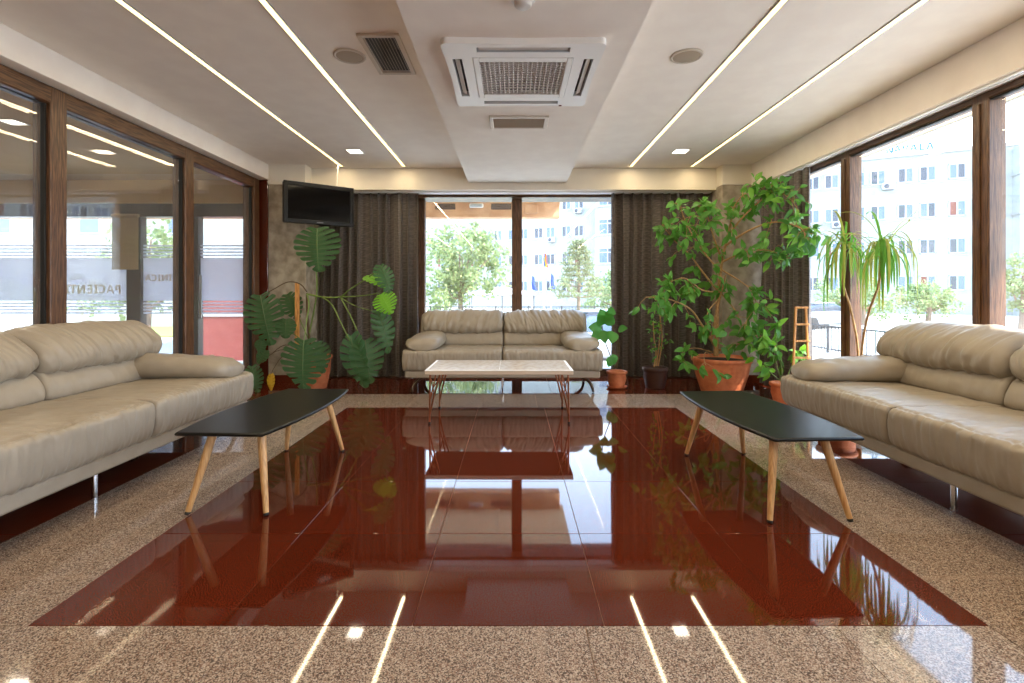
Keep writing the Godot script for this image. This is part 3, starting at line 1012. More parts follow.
func vent(called: String, label: String, p: Vector3, w: float, l: float, n: int, along: bool) -> void:
	var r := thing(called, label, "air vent", p, 0.0, "ceiling air vents")
	var b := 0.03
	for s in [-1, 1]:
		part("frame_bar", bx(Vector3(s * (w - b) * 0.5, -0.008, 0), Vector3(b, 0.016, l), 0.003), M.vent_metal, r)
		part("frame_bar", bx(Vector3(0, -0.008, s * (l - b) * 0.5), Vector3(w - b * 2, 0.016, b), 0.003), M.vent_metal, r)
	duct(r, w - b * 2, l - b * 2, 0.145)
	for k in n:
		var t := (k + 0.5) / n - 0.5
		var m := MB.new()
		if along:
			m.box(Vector3.ZERO, Vector3(0.0025, 0.014, l - b * 2), 0.0)
			part("slat", m, M.vent_metal, r, Transform3D(Basis(Vector3.BACK, 0.5), Vector3(t * (w - b * 2), -0.009, 0)))
		else:
			m.box(Vector3.ZERO, Vector3(w - b * 2, 0.014, 0.0025), 0.0)
			part("slat", m, M.speaker_mesh, r, Transform3D(Basis(Vector3.RIGHT, 0.7), Vector3(0, -0.009, t * (l - b * 2))))

func build_air_conditioner() -> void:
	var r := thing("ceiling_air_conditioner", "white square cassette air conditioner on the lowered ceiling strip", "air conditioner", Vector3(0.055, 2.37, -3.03))
	# panel with four outlet slots and the middle opening
	var S := 0.435
	var pts := PackedVector2Array()
	for c in 4:
		for k in 6:
			var a := PI / 2.0 * c + PI / 2.0 * k / 5.0
			var cc := Vector2([1, -1, -1, 1][c], [1, 1, -1, -1][c]) * (S - 0.035)
			pts.append(cc + Vector2(cos(a), sin(a)) * 0.035)
		# a slight hollow along each side
		var e0: Vector2 = [Vector2(0, 1), Vector2(-1, 0), Vector2(0, -1), Vector2(1, 0)][c] * (S - 0.012)
		pts.append(e0)
	var csg := CSGPolygon3D.new()
	csg.name = "panel"
	csg.polygon = pts
	csg.depth = 0.034
	csg.material = M.white_plastic
	csg.rotation.x = -PI / 2.0
	csg.position.y = 0.0
	for s in 4:
		var cut := CSGBox3D.new()
		cut.name = "slot_cut"
		cut.size = Vector3(0.5, 0.052, 0.2)
		var off: Vector2 = [Vector2(0, 1), Vector2(0, -1), Vector2(1, 0), Vector2(-1, 0)][s] * 0.365
		cut.position = Vector3(off.x, off.y, 0.0)
		if s >= 2:
			cut.rotation.z = PI / 2.0
			cut.size = Vector3(0.52, 0.052, 0.2)
		cut.operation = CSGShape3D.OPERATION_SUBTRACTION
		csg.add_child(cut)
	var mid := CSGBox3D.new()
	mid.name = "grille_cut"
	mid.size = Vector3(0.56, 0.56, 0.2)
	mid.operation = CSGShape3D.OPERATION_SUBTRACTION
	csg.add_child(mid)
	r.add_child(csg)
	duct(r, 0.8, 0.8, 0.145)
	# louvre flaps in the slots
	for s in 4:
		var a := PI / 2.0 * s
		var flap := bx(Vector3.ZERO, Vector3(0.48, 0.005, 0.03), 0.002)
		part("flap", flap, M.grille_white, r, Transform3D(Basis(Vector3.UP, a) * Basis(Vector3.RIGHT, 0.42), Basis(Vector3.UP, a) * Vector3(0, -0.022, -0.367)))
	# hollowed middle grille: frame, cross bars over the duct with its painted-in shade
	var fr := MB.new()
	for s in [-1, 1]:
		fr.box(Vector3(s * 0.262, -0.026, 0), Vector3(0.034, 0.02, 0.556), 0.004)
		fr.box(Vector3(0, -0.026, s * 0.252), Vector3(0.49, 0.02, 0.052), 0.004)
	part("grille_frame", fr, M.white_plastic, r)
	var lat := MB.new()
	var sag := func(x: float, z: float) -> float: return -0.03 + 0.02 * (1.0 - pow(x / 0.25, 2.0)) * (1.0 - pow(z / 0.235, 2.0))
	var nb := 18
	for k in nb + 1:
		var u := -0.245 + 0.49 * k / nb
		for j in 12:
			var z0 := -0.226 + 0.452 * j / 12.0
			var z1 := z0 + 0.452 / 12.0
			lat.tube([Vector3(u, sag.call(u, z0), z0), Vector3(u, sag.call(u, z1), z1)], [0.0052], 4, false)
	for k in 15:
		var w := -0.226 + 0.452 * k / 14.0
		for j in 12:
			var xa := -0.245 + 0.49 * j / 12.0
			var xb := xa + 0.49 / 12.0
			lat.tube([Vector3(xa, sag.call(xa, w), w), Vector3(xb, sag.call(xb, w), w)], [0.0062], 4, false)
	part("grille", lat, M.grille_white, r).set_meta("kind", "stuff")
	part("signal_light", bx(Vector3(0.27, -0.036, -0.418), Vector3(0.02, 0.006, 0.012), 0.002), M.red_render, r)

# ------------------------------------------------------------------ curtains
func build_curtains() -> void:
	var c := curtain(1.24, 10.5, 5)
	single("curtain", c, M.curtain_cloth, "dark grey-brown pleated curtain behind the television and monstera", "curtain", Vector3(-2.40, 0.02, -6.16), 0.0, "curtains")
	c = curtain(1.30, 11.0, 9)
	single("curtain", c, M.curtain_cloth, "dark grey-brown pleated curtain behind the large potted tree", "curtain", Vector3(1.20, 0.02, -6.16), 0.0, "curtains")
	c = curtain(0.98, 8.0, 14, 0.036, 2.235)
	single("curtain", c, M.curtain_cloth, "dark grey-brown pleated curtain gathered at the street windows", "curtain", Vector3(2.835, 0.02, -4.76), PI / 2.0, "curtains")

func curtain(width: float, pleats: float, sd: int, amp := 0.08, top := 2.255) -> MB:
	var n := FastNoiseLite.new()
	n.seed = sd
	n.frequency = 1.0
	var b := MB.new()
	var rings := []
	var cols := int(width * 150)
	for i in 15:
		var v := i / 14.0      # 0 at the top
		var ring := PackedVector3Array()
		for j in cols + 1:
			var u := float(j) / cols
			var ph := TAU * (u * pleats + 0.75 * n.get_noise_2d(u * 3.2, 0.3) + 0.22 * n.get_noise_2d(u * 5.0, v * 0.9))
			var a := amp * (0.62 + 0.38 * v) * (0.75 + 0.6 * n.get_noise_2d(u * 4.0, 7.0 + v * 0.5))
			var s := sin(ph)
			var z := a * signf(s) * pow(absf(s), 0.62) + 0.25 * a * sin(ph * 2.3 + 1.0 + v)
			var x := u * width + 0.016 * sin(ph * 1.0 + 1.2)
			ring.append(Vector3(x, top * (1.0 - v), z))
		rings.append(ring)
	b.loft(rings, false, false)
	# heading tape at the top so the cloth has an edge
	return b

# ------------------------------------------------------------------ sofas
func smooth_profile(pts: Array, per := 6) -> PackedVector2Array:
	var out := PackedVector2Array()
	var n := pts.size()
	for i in n:
		var p0: Vector2 = pts[(i - 1 + n) % n]
		var p1: Vector2 = pts[i]
		var p2: Vector2 = pts[(i + 1) % n]
		var p3: Vector2 = pts[(i + 2) % n]
		for k in per:
			out.append(p1.cubic_interpolate(p2, p0, p3, float(k) / per))
	return out

func build_sofas() -> void:
	var s := make_sofa(2)
	s.set_meta("label", "taupe leather two-seat sofa in front of the back window")
	s.position = Vector3(-0.11, 0, -5.14 - 0.465)
	s = make_sofa(3)
	s.set_meta("label", "long taupe leather sofa along the wood framed glass partition")
	s.position = Vector3(-1.96 - 0.465, 0, -3.81 + 1.56)
	s.rotation.y = PI / 2.0
	copy(s, "leather_sofa", "long taupe leather sofa along the street windows", Vector3(1.95 + 0.465, 0, -3.67 + 1.56), -PI / 2.0)

func make_sofa(seats: int) -> Node3D:
	var r := thing("leather_sofa", "", "sofa", Vector3.ZERO, 0.0, "leather sofas")
	var L := 0.52 * seats
	var nz := FastNoiseLite.new()
	nz.seed = 4
	nz.frequency = 1.0
	nz.fractal_octaves = 3
	# base rail
	part("base", bx(Vector3(0, 0.2, 0.0), Vector3(L * 2.0 - 0.05, 0.08, 0.84), 0.012), M.taupe_leather, r)
	# seats
	for k in seats:
		var x0 := -L + 1.04 * k + (0.0 if k == 0 else 0.004)
		var x1 := -L + 1.04 * (k + 1) - (0.0 if k == seats - 1 else 0.004)
		var prof := smooth_profile([Vector2(0.232, 0.36), Vector2(0.232, 0.0), Vector2(0.24, -0.24), Vector2(0.36, -0.27), Vector2(0.435, -0.24), Vector2(0.452, 0.0), Vector2(0.456, 0.25), Vector2(0.452, 0.40), Vector2(0.438, 0.447), Vector2(0.40, 0.462), Vector2(0.30, 0.455), Vector2(0.245, 0.43)], 7)
		var f := func(p: Vector3, n: Vector3) -> float:
			var front := clampf((p.z - 0.12) / 0.3, 0.0, 1.0)
			var w := nz.get_noise_3d(p.x * 26.0, p.y * 5.0, p.z * 5.0 + k * 9.0) * 0.008 * front
			w += nz.get_noise_3d(p.x * 4.0, p.y * 3.0, p.z * 4.0 + k * 5.0) * 0.009 * clampf(n.y, 0.0, 1.0)
			w -= 0.006 * pow(1.0 - absf(nz.get_noise_3d(p.x * 5.0 + p.z * 2.0, p.z * 2.5, 70.0 + k * 4.0)), 9.0) * clampf(n.y, 0.0, 1.0)
			var seam := absf(p.z - 0.425)
			if p.y > 0.40:
				w -= 0.006 * exp(-pow(seam / 0.008, 2.0))
			return w
		var m := MB.new()
		m.cushion(prof, x0, x1, 0.03, 120, f)
		part("seat_cushion", m, M.taupe_leather, r)
	# back frame
	var bf := MB.new()
	bf.cushion(smooth_profile([Vector2(0.2, -0.27), Vector2(0.2, -0.42), Vector2(0.5, -0.455), Vector2(0.74, -0.465), Vector2(0.80, -0.44), Vector2(0.78, -0.37), Vector2(0.5, -0.26)], 5), -L + 0.055, L - 0.055, 0.05, 20)
	part("back_frame", bf, M.taupe_leather, r)
	for k in seats:
		var x0 := -L + 1.04 * k + (0.09 if k == 0 else 0.003)
		var x1 := -L + 1.04 * (k + 1) - (0.09 if k == seats - 1 else 0.003)
		# lumbar roll
		var lp := smooth_profile([Vector2(0.43, -0.20), Vector2(0.43, -0.30), Vector2(0.52, -0.34), Vector2(0.60, -0.34), Vector2(0.615, -0.26), Vector2(0.585, -0.195), Vector2(0.52, -0.155), Vector2(0.455, -0.15)], 5)
		var lf := func(p: Vector3, _n: Vector3) -> float:
			return nz.get_noise_3d(p.x * 9.0, p.y * 9.0, p.z * 4.0 + 20.0) * 0.004 - 0.004 * pow(1.0 - absf(nz.get_noise_3d(p.x * 7.0, p.y * 3.0, 120.0 + k)), 9.0)
		var lm := MB.new()
		lm.cushion(lp, x0, x1, 0.03, 60, lf)
		part("lumbar_cushion", lm, M.taupe_leather, r)
		# head cushion, fuller and rolled back at the top
		var hp := smooth_profile([Vector2(0.585, -0.22), Vector2(0.575, -0.30), Vector2(0.62, -0.43), Vector2(0.73, -0.47), Vector2(0.805, -0.46), Vector2(0.834, -0.40), Vector2(0.822, -0.32), Vector2(0.77, -0.225), Vector2(0.70, -0.165), Vector2(0.625, -0.165)], 6)
		var sgn := -1.0 if k == 0 else 1.0
		var hf := func(p: Vector3, n: Vector3) -> float:
			var lean := p.x * 15.0 + p.y * 5.0 * sgn
			var w := nz.get_noise_3d(lean, p.y * 3.5, 30.0 + k * 7.0) * 0.015
			w += nz.get_noise_3d(p.x * 3.0, p.y * 3.0, 50.0 + k) * 0.012
			w -= 0.009 * pow(1.0 - absf(nz.get_noise_3d(p.x * 6.0 + p.y * 3.0 * sgn, p.y * 2.0, 90.0 + k * 6.0)), 9.0)
			var sd := absf(absf(p.x) - (L - 0.38))
			w -= 0.008 * exp(-pow(sd / 0.007, 2.0)) * clampf(n.z + n.y, 0.0, 1.0)
			# fuller in the middle
			w += 0.018 * (1.0 - pow((p.x - (x0 + x1) * 0.5) / ((x1 - x0) * 0.5), 2.0))
			return w
		var hm := MB.new()
		hm.cushion(hp, x0, x1, 0.06, 90, hf)
		part("head_cushion", hm, M.taupe_leather, r)
		# arm pad that lies on the end of the seat
		if k > 0 and k < seats - 1:
			continue
		var am := MB.new()
		var rings := []
		for i in 25:
			var t := i / 24.0
			var e := 1.0 - cos(t * PI)
			var z := lerpf(-0.34, 0.425, e * 0.5)
			var q := absf(e - 1.0)
			var grow := pow(maxf(0.0, 1.0 - pow(q, 5.0)), 0.32)
			var hw := 0.19 * (0.3 + 0.7 * grow)
			var hh := lerpf(0.088, 0.066, e * 0.5) * (0.12 + 0.88 * grow)
			var cx := sgn * (L - 0.195)
			var cy := 0.446 + hh * 0.96
			var ring := PackedVector3Array()
			for j in 28:
				var w := TAU * j / 28.0
				var ex := signf(cos(w)) * pow(absf(cos(w)), 0.72)
				var ey := signf(sin(w)) * pow(absf(sin(w)), 0.85)
				ring.append(Vector3(cx + ex * hw, cy + ey * hh * (1.0 - 0.22 * sgn * ex) , z))
			rings.append(ring)
		var af := func(p: Vector3, n: Vector3) -> float:
			return (nz.get_noise_3d(p.x * 7.0, p.y * 6.0, p.z * 16.0 + 60.0 + k * 3.0) * 0.016 + nz.get_noise_3d(p.x * 22.0, p.y * 6.0, p.z * 14.0) * 0.004) * clampf(n.y + 0.4, 0.0, 1.0)
		am.loft(rings, true, true, af)
		part("arm_pad", am, M.taupe_leather, r)
	# legs: curved metal feet at the corners, a straight one in the middle
	for sx in [-1, 1]:
		for sz in [-1, 1]:
			var lg := MB.new()
			var path := []
			for i in 9:
				var t := i / 8.0
				path.append(Vector3(sx * (L - 0.24 + 0.15 * sin(t * PI / 2.0)), 0.165 - 0.157 * pow(t, 1.7), sz * (0.30 + 0.06 * t)))
			lg.tube(path, [0.02, 0.02, 0.02, 0.019, 0.018, 0.017, 0.016, 0.015, 0.014], 10)
			part("leg", lg, M.bronze_metal, r)
	for k in seats - 1:
		var lx := -L + 1.04 * (k + 1) - (signf(k - 0.5) * 0.22 if seats > 2 else 0.0)
		var ml := MB.new()
		ml.tube([Vector3(lx, 0.165, 0.29), Vector3(lx, 0.0, 0.29)], [0.016, 0.013], 12)
		part("leg", ml, M.chrome, r)
	return r

# ------------------------------------------------------------------ tables
func build_tables() -> void:
	var t := thing("black_coffee_table", "black boat-shaped coffee table by the sofa along the glass partition", "table", Vector3(-1.325, 0, -2.82), -0.035, "black coffee tables")
	# top with bowed long sides
	var rings := []
	var outline := func(inset: float) -> PackedVector3Array:
		var p := PackedVector3Array()
		for i in 17:
			var u := i / 16.0 * 2.0 - 1.0
			p.append(Vector3(0.255 - 0.05 * pow(absf(u), 2.2) - inset, 0, u * (0.54 - inset)))
		for i in 17:
			var u := 1.0 - i / 16.0 * 2.0
			p.append(Vector3(-0.255 + 0.05 * pow(absf(u), 2.2) + inset, 0, u * (0.54 - inset)))
		return p
	for e in [[0.012, 0.382], [0.004, 0.384], [0.0, 0.389], [0.0, 0.394], [0.003, 0.399], [0.010, 0.400]]:
		var ring: PackedVector3Array = outline.call(e[0])
		for k in ring.size():
			ring[k].y = e[1]
		rings.append(ring)
	var top := MB.new()
	# flat faces apart from the edge so that the top stays plain
	var side := MB.new()
	top.loft(rings, true, false)
	var ru: PackedVector3Array = rings[5]
	var rl: PackedVector3Array = rings[0]
	for k in ru.size():
		var j := (k + 1) % ru.size()
		top.tri_out(Vector3(0, 0.4, 0), ru[k], ru[j], Vector3(0, 0.39, 0))
		top.tri_out(Vector3(0, 0.382, 0), rl[k], rl[j], Vector3(0, 0.39, 0))
	part("table_top", top, M.black_laminate, t)
	for sx in [-1, 1]:
		for sz in [-1, 1]:
			var leg := MB.new()
			leg.tube([Vector3(sx * 0.115, 0.383, sz * 0.385), Vector3(sx * 0.150, 0.2, sz * 0.43), Vector3(sx * 0.187, 0.012, sz * 0.475)], [0.021, 0.0175, 0.0125], 14)
			var lo := part("leg", leg, M.beech, t)
			var foot := MB.new()
			foot.tube([Vector3(sx * 0.187, 0.012, sz * 0.475), Vector3(sx * 0.189, 0.0, sz * 0.477)], [0.0125, 0.0122], 14)
			part("foot_cap", foot, M.rubber, lo)
	copy(t, "black_coffee_table", "black boat-shaped coffee table by the sofa along the street windows", Vector3(1.325, 0, -2.745), 0.05)
	# pale table with branching copper legs
	var w := thing("pale_coffee_table", "pale stone-topped coffee table with branching copper legs", "table", Vector3(-0.11, 0, -4.25))
	part("table_top", bx(Vector3(0, 0.413, 0), Vector3(1.175, 0.034, 0.6), 0.004), M.table_edge, w)
	part("edge_trim", bx(Vector3(0, 0.429, 0), Vector3(1.178, 0.006, 0.603), 0.002), M.white_lacquer, w)
	for k in 2:
		part("stone_panel", bx(Vector3(-0.283 + k * 0.566, 0.4325, 0), Vector3(0.564, 0.003, 0.56), 0.0008), M.pale_stone, w)
	for sx in [-1, 1]:
		for sz in [-1, 1]:
			var leg := MB.new()
			var f := Vector3(sx * 0.555, 0.0, sz * 0.27)
			var o := func(dx: float, y: float) -> Vector3: return f + Vector3(-sx * dx, y, 0)
			leg.tube([o.call(0.0, 0.015), o.call(0.006, 0.397)], [0.0075, 0.0075], 8)
			leg.tube([o.call(0.004, 0.08), o.call(0.03, 0.2), o.call(0.085, 0.397)], [0.0075, 0.007, 0.007], 8)
			leg.tube([o.call(0.006, 0.2), o.call(0.03, 0.29), o.call(0.052, 0.397)], [0.006], 6)
			leg.tube([o.call(0.04, 0.235), o.call(0.02, 0.33), o.call(0.01, 0.36)], [0.005], 6)
			leg.tube([o.call(0.03, 0.29), o.call(0.065, 0.34)], [0.005], 6)
			var ln := part("leg", leg, M.copper_metal, w)
			var cap := MB.new()
			cap.tube([f, o.call(0.0, 0.018)], [0.011, 0.010], 10)
			part("foot_cap", cap, M.rubber, ln)

# ------------------------------------------------------------------ television
func build_television() -> void:
	var a := Vector3(-2.49, 0, -5.42)
	var b := Vector3(-1.87, 0, -5.86)
	var w := a.distance_to(b)
	var mid := (a + b) * 0.5
	var turn := atan2(-(b.z - a.z), b.x - a.x)
	var r := thing("wall_television", "black flat television tilted out from the back corner", "television", Vector3(mid.x, 2.045, mid.z), turn)
	var h := 0.455
	part("casing", bx(Vector3(0, 0, -0.03), Vector3(w, h, 0.06), 0.012), M.black_plastic, r)
	var bz := MB.new()
	for s in [-1, 1]:
		bz.box(Vector3(s * (w * 0.5 - 0.022), 0.0, 0.006), Vector3(0.044, h, 0.016), 0.004)
		bz.box(Vector3(0, s * (h * 0.5 - 0.022), 0.006), Vector3(w - 0.088, 0.044, 0.016), 0.004)
	part("bezel", bz, M.black_plastic, r)
	part("screen", bx(Vector3(0, 0, 0.001), Vector3(w - 0.086, h - 0.086, 0.004), 0.0), M.screen_glass, r)
	part("logo_plate", bx(Vector3(0, -h * 0.5 + 0.02, 0.0155), Vector3(0.07, 0.008, 0.002), 0.0), M.steel_grey, r)
	var br := MB.new()
	br.box(Vector3(0, 0, -0.075), Vector3(0.22, 0.22, 0.03), 0.004)
	br.tube([Vector3(0, 0, -0.08), Vector3(-0.17, 0, -0.16)], [0.022], 10)
	part("wall_bracket", br, M.steel_grey, r)
	var c := MB.new()
	c.tube([Vector3(0.2, 0.18, -0.07), Vector3(0.215, 0.3, -0.075), Vector3(0.22, 0.495, -0.06)], [0.005], 8)
	part("cable", c, M.white_plastic, r)

# ------------------------------------------------------------------ plants
func pot_profile(r0: float, r1: float, h: float, rim := 0.03) -> Array:
	return [Vector2(0.002, 0.0), Vector2(r0, 0.0), Vector2(r0 + 0.004, 0.006), Vector2(lerpf(r0, r1, 0.5) + 0.01, h * 0.5), Vector2(r1 - 0.012, h - rim), Vector2(r1, h - rim + 0.003), Vector2(r1 + 0.006, h - rim * 0.5), Vector2(r1 + 0.004, h - 0.003), Vector2(r1 - 0.004, h), Vector2(r1 - 0.02, h - 0.004), Vector2(r1 - 0.03, h - 0.05), Vector2(0.002, h - 0.05)]

func add_pot(r: Node3D, r0: float, r1: float, h: float, m: Material, saucer := 0.0, rim := 0.03) -> void:
	var b := MB.new()
	b.lathe(pot_profile(r0, r1, h, rim), Vector3(0, saucer, 0), 40)
	part("pot", b, m, r)
	var s := MB.new()
	s.lathe([Vector2(r1 - 0.022, h - 0.05), Vector2(r1 - 0.026, h - 0.036), Vector2((r1 - 0.03) * 0.5, h - 0.022), Vector2(0.002, h - 0.02)], Vector3(0, saucer, 0), 24)
	part("soil", s, M.soil, r)
	if saucer > 0.0:
		var d := MB.new()
		d.lathe([Vector2(0.002, 0.0), Vector2(r0 + 0.015, 0.0), Vector2(r0 + 0.035, 0.022), Vector2(r0 + 0.03, 0.024), Vector2(r0 + 0.01, saucer * 0.9), Vector2(0.002, saucer * 0.9)], Vector3.ZERO, 32)
		part("saucer", d, m, r)

# an oval leaf, one metre long along +y, folded a little along the middle and drooping at the tip
func oval_leaf(width: float, fold: float, droop: float, segs := 6, point := 1.0) -> ArrayMesh:
	var m := MB.new()
	var rings := []
	for i in segs + 1:
		var u := float(i) / segs
		var w := width * pow(sin(PI * pow(u, 0.85)), 0.8) * (1.0 - 0.25 * u * point) + 0.004
		var y := u
		var z := -droop * u * u
		rings.append(PackedVector3Array([Vector3(-w, y, z + fold * w), Vector3(0, y, z), Vector3(w, y, z + fold * w)]))
	m.loft(rings, false, false)
	return m.mesh()

func leaf_basis(dir: Vector3, normal: Vector3, length: float) -> Basis:
	var y := dir.normalized()
	var x := y.cross(normal)
	if x.length() < 0.01:
		x = y.cross(Vector3(0.3, 0.2, 0.9))
	x = x.normalized()
	var z := x.cross(y).normalized()
	return Basis(x * length, y * length, z * length)

func rv() -> Vector3:
	return Vector3(rng.randfn(), rng.randfn(), rng.randfn()).normalized()

func resample(path: Array, t: float) -> Vector3:
	var f := t * (path.size() - 1)
	var i := mini(int(f), path.size() - 2)
	return (path[i] as Vector3).lerp(path[i + 1], f - i)

func curve_path(pts: Array, per := 5) -> Array:
	var c := Curve3D.new()
	for i in pts.size():
		var a: Vector3 = pts[maxi(0, i - 1)]
		var b: Vector3 = pts[mini(pts.size() - 1, i + 1)]
		c.add_point(pts[i], (a - b) / 6.0, (b - a) / 6.0)
	var out := []
	for i in pts.size() - 1:
		for k in per:
			out.append(c.sample(i, float(k) / per))
	out.append(pts[-1])
	return out

func build_plants() -> void:
	build_ficus()
	build_monstera()
	build_small_plants()
	build_dracaena()

func build_ficus() -> void:
	var base := Vector3(2.20, 0, -5.28)
	var r := thing("large_potted_tree", "tall bushy green tree in a wide terracotta pot", "potted plant", base)
	add_pot(r, 0.2, 0.30, 0.37, M.terracotta, 0.0, 0.045)
	var stems := [
		[[[716, 356, 5.28], [717, 320, 5.28], [718, 295, 5.28], [722, 262, 5.25], [728, 235, 5.2], [735, 205, 5.15]], 0.028, 0.008, 0.45, 40],
		[[[714, 345, 5.28], [703, 327, 5.22], [690, 309, 5.15], [668, 299, 5.05], [646, 297, 4.95]], 0.015, 0.004, 0.55, 34],
		[[[711, 340, 5.26], [716, 315, 5.2], [721, 294, 5.2], [726, 275, 5.1]], 0.014, 0.007, 0.6, 18],
		[[[719, 292, 5.27], [705, 275, 5.3], [690, 255, 5.35], [674, 240, 5.35], [662, 224, 5.35]], 0.014, 0.004, 0.35, 46],
		[[[721, 272, 5.25], [702, 250, 5.2], [687, 225, 5.15], [680, 206, 5.1]], 0.012, 0.004, 0.35, 46],
		[[[722, 262, 5.25], [745, 252, 5.05], [766, 250, 4.9], [790, 258, 4.7]], 0.012, 0.004, 0.35, 48],
		[[[725, 246, 5.22], [750, 230, 5.0], [776, 222, 4.8], [800, 228, 4.56], [808, 240, 4.5]], 0.013, 0.004, 0.35, 66],
		[[[728, 235, 5.2], [745, 215, 5.05], [760, 201, 4.95], [776, 191, 4.85], [794, 202, 4.65]], 0.012, 0.004, 0.35, 66],
		[[[735, 205, 5.15], [742, 196, 5.1], [754, 190, 5.0], [764, 192, 4.95]], 0.008, 0.003, 0.2, 30],
		[[[720, 255, 5.25], [712, 232, 5.25], [706, 213, 5.2], [696, 205, 5.2]], 0.010, 0.004, 0.35, 46],
		[[[719, 350, 5.26], [735, 346, 5.1], [750, 338, 5.0], [766, 338, 4.95], [778, 350, 4.9]], 0.010, 0.004, 0.25, 54],
		[[[722, 270, 5.25], [740, 281, 5.1], [752, 291, 5.0], [757, 306, 4.95]], 0.010, 0.004, 0.35, 34],
		[[[719, 292, 5.27], [702, 290, 5.15], [684, 278, 5.1], [664, 285, 5.05]], 0.010, 0.004, 0.35, 38],
		[[[718, 300, 5.27], [708, 312, 5.1], [706, 330, 5.0], [712, 318, 4.95]], 0.008, 0.003, 0.3, 20],
		[[[718, 290, 5.27], [735, 310, 5.1], [742, 325, 5.0], [748, 318, 4.95]], 0.008, 0.003, 0.3, 24],
		[[[712, 356, 5.2], [706, 352, 5.05], [704, 358, 4.97], [706, 366, 4.95]], 0.005, 0.003, 0.7, 6],
		[[[712, 352, 5.28], [695, 348, 5.2], [684, 352, 5.15], [680, 362, 5.12]], 0.006, 0.003, 0.5, 10],
	]
	var meshes := [oval_leaf(0.27, 0.25, 0.18), oval_leaf(0.24, 0.45, 0.3), oval_leaf(0.29, 0.1, 0.4), oval_leaf(0.25, 0.3, 0.05)]
	var rest := MB.new()
	var leaves := []
	for s in stems:
		var pts := []
		for q in s[0]:
			pts.append(at(q[0], q[1], q[2]) - base)
		var path := curve_path(pts)
		var rad := []
		for i in path.size():
			rad.append(lerpf(s[1], s[2], pow(float(i) / (path.size() - 1), 0.7)))
		var m := MB.new()
		m.tube(path, rad, 9)
		var br := part("branch" if s != stems[0] else "trunk", m, M.bark, r)
		var n: int = int(s[4] * 1.55)
		# twigs that carry the leaves
		var tw := MB.new()
		var k := 0
		while k < n:
			var t: float = lerpf(s[3], 1.0, pow(rng.randf(), 0.8))
			var o := resample(path, t)
			var d := (rv() + Vector3(0, 0.15, 0.25)).normalized()
			var ln := rng.randf_range(0.06, 0.2)
			var e := o + d * ln + Vector3(0, -0.25 * ln, 0)
			tw.tube([o, o + d * ln * 0.6, e], [0.003, 0.0024, 0.0016], 5, false)
			var nl := rng.randi_range(3, 5)
			for j in nl:
				var u := 1.0 - 0.7 * j / nl
				var b := o.lerp(e, u)
				var ld := (d * 0.5 + rv() * 0.85 + Vector3(0, -0.5, 0.15)).normalized()
				var up := (Vector3(0.15, 0.6, 0.7) + rv() * 0.5).normalized()
				var size := rng.randf_range(0.075, 0.125)
				var t3 := Transform3D(leaf_basis(ld, up, size), b)
				var tip := t3 * Vector3(0, 1, 0) + base
				if tip.z < -6.0 or tip.x > 2.76 or (tip.x > 2.4 and tip.z < -5.72):
					continue
				leaves.append([t3, rng.randi_range(0, 3), rng.randi_range(0, 2)])
				k += 1
		part("twigs", tw, M.bark, br).set_meta("kind", "stuff")
	leaves.sort_custom(func(a, b): return a[0].origin.z > b[0].origin.z)
	for i in leaves.size():
		var l: Array = leaves[i]
		if i < 300:
			part("leaf", meshes[l[1]], M["ficus_leaf_%d" % l[2]], r, l[0])
		else:
			var src: ArrayMesh = meshes[l[1]]
			var arr := src.surface_get_arrays(0)
			var o := MB.new()
			o.V = arr[Mesh.ARRAY_VERTEX]
			o.N = arr[Mesh.ARRAY_NORMAL]
			o.U = arr[Mesh.ARRAY_TEX_UV]
			o.I = arr[Mesh.ARRAY_INDEX]
			rest.add(o, l[0])
	part("foliage", rest, M.ficus_leaf_0, r).set_meta("kind", "stuff")

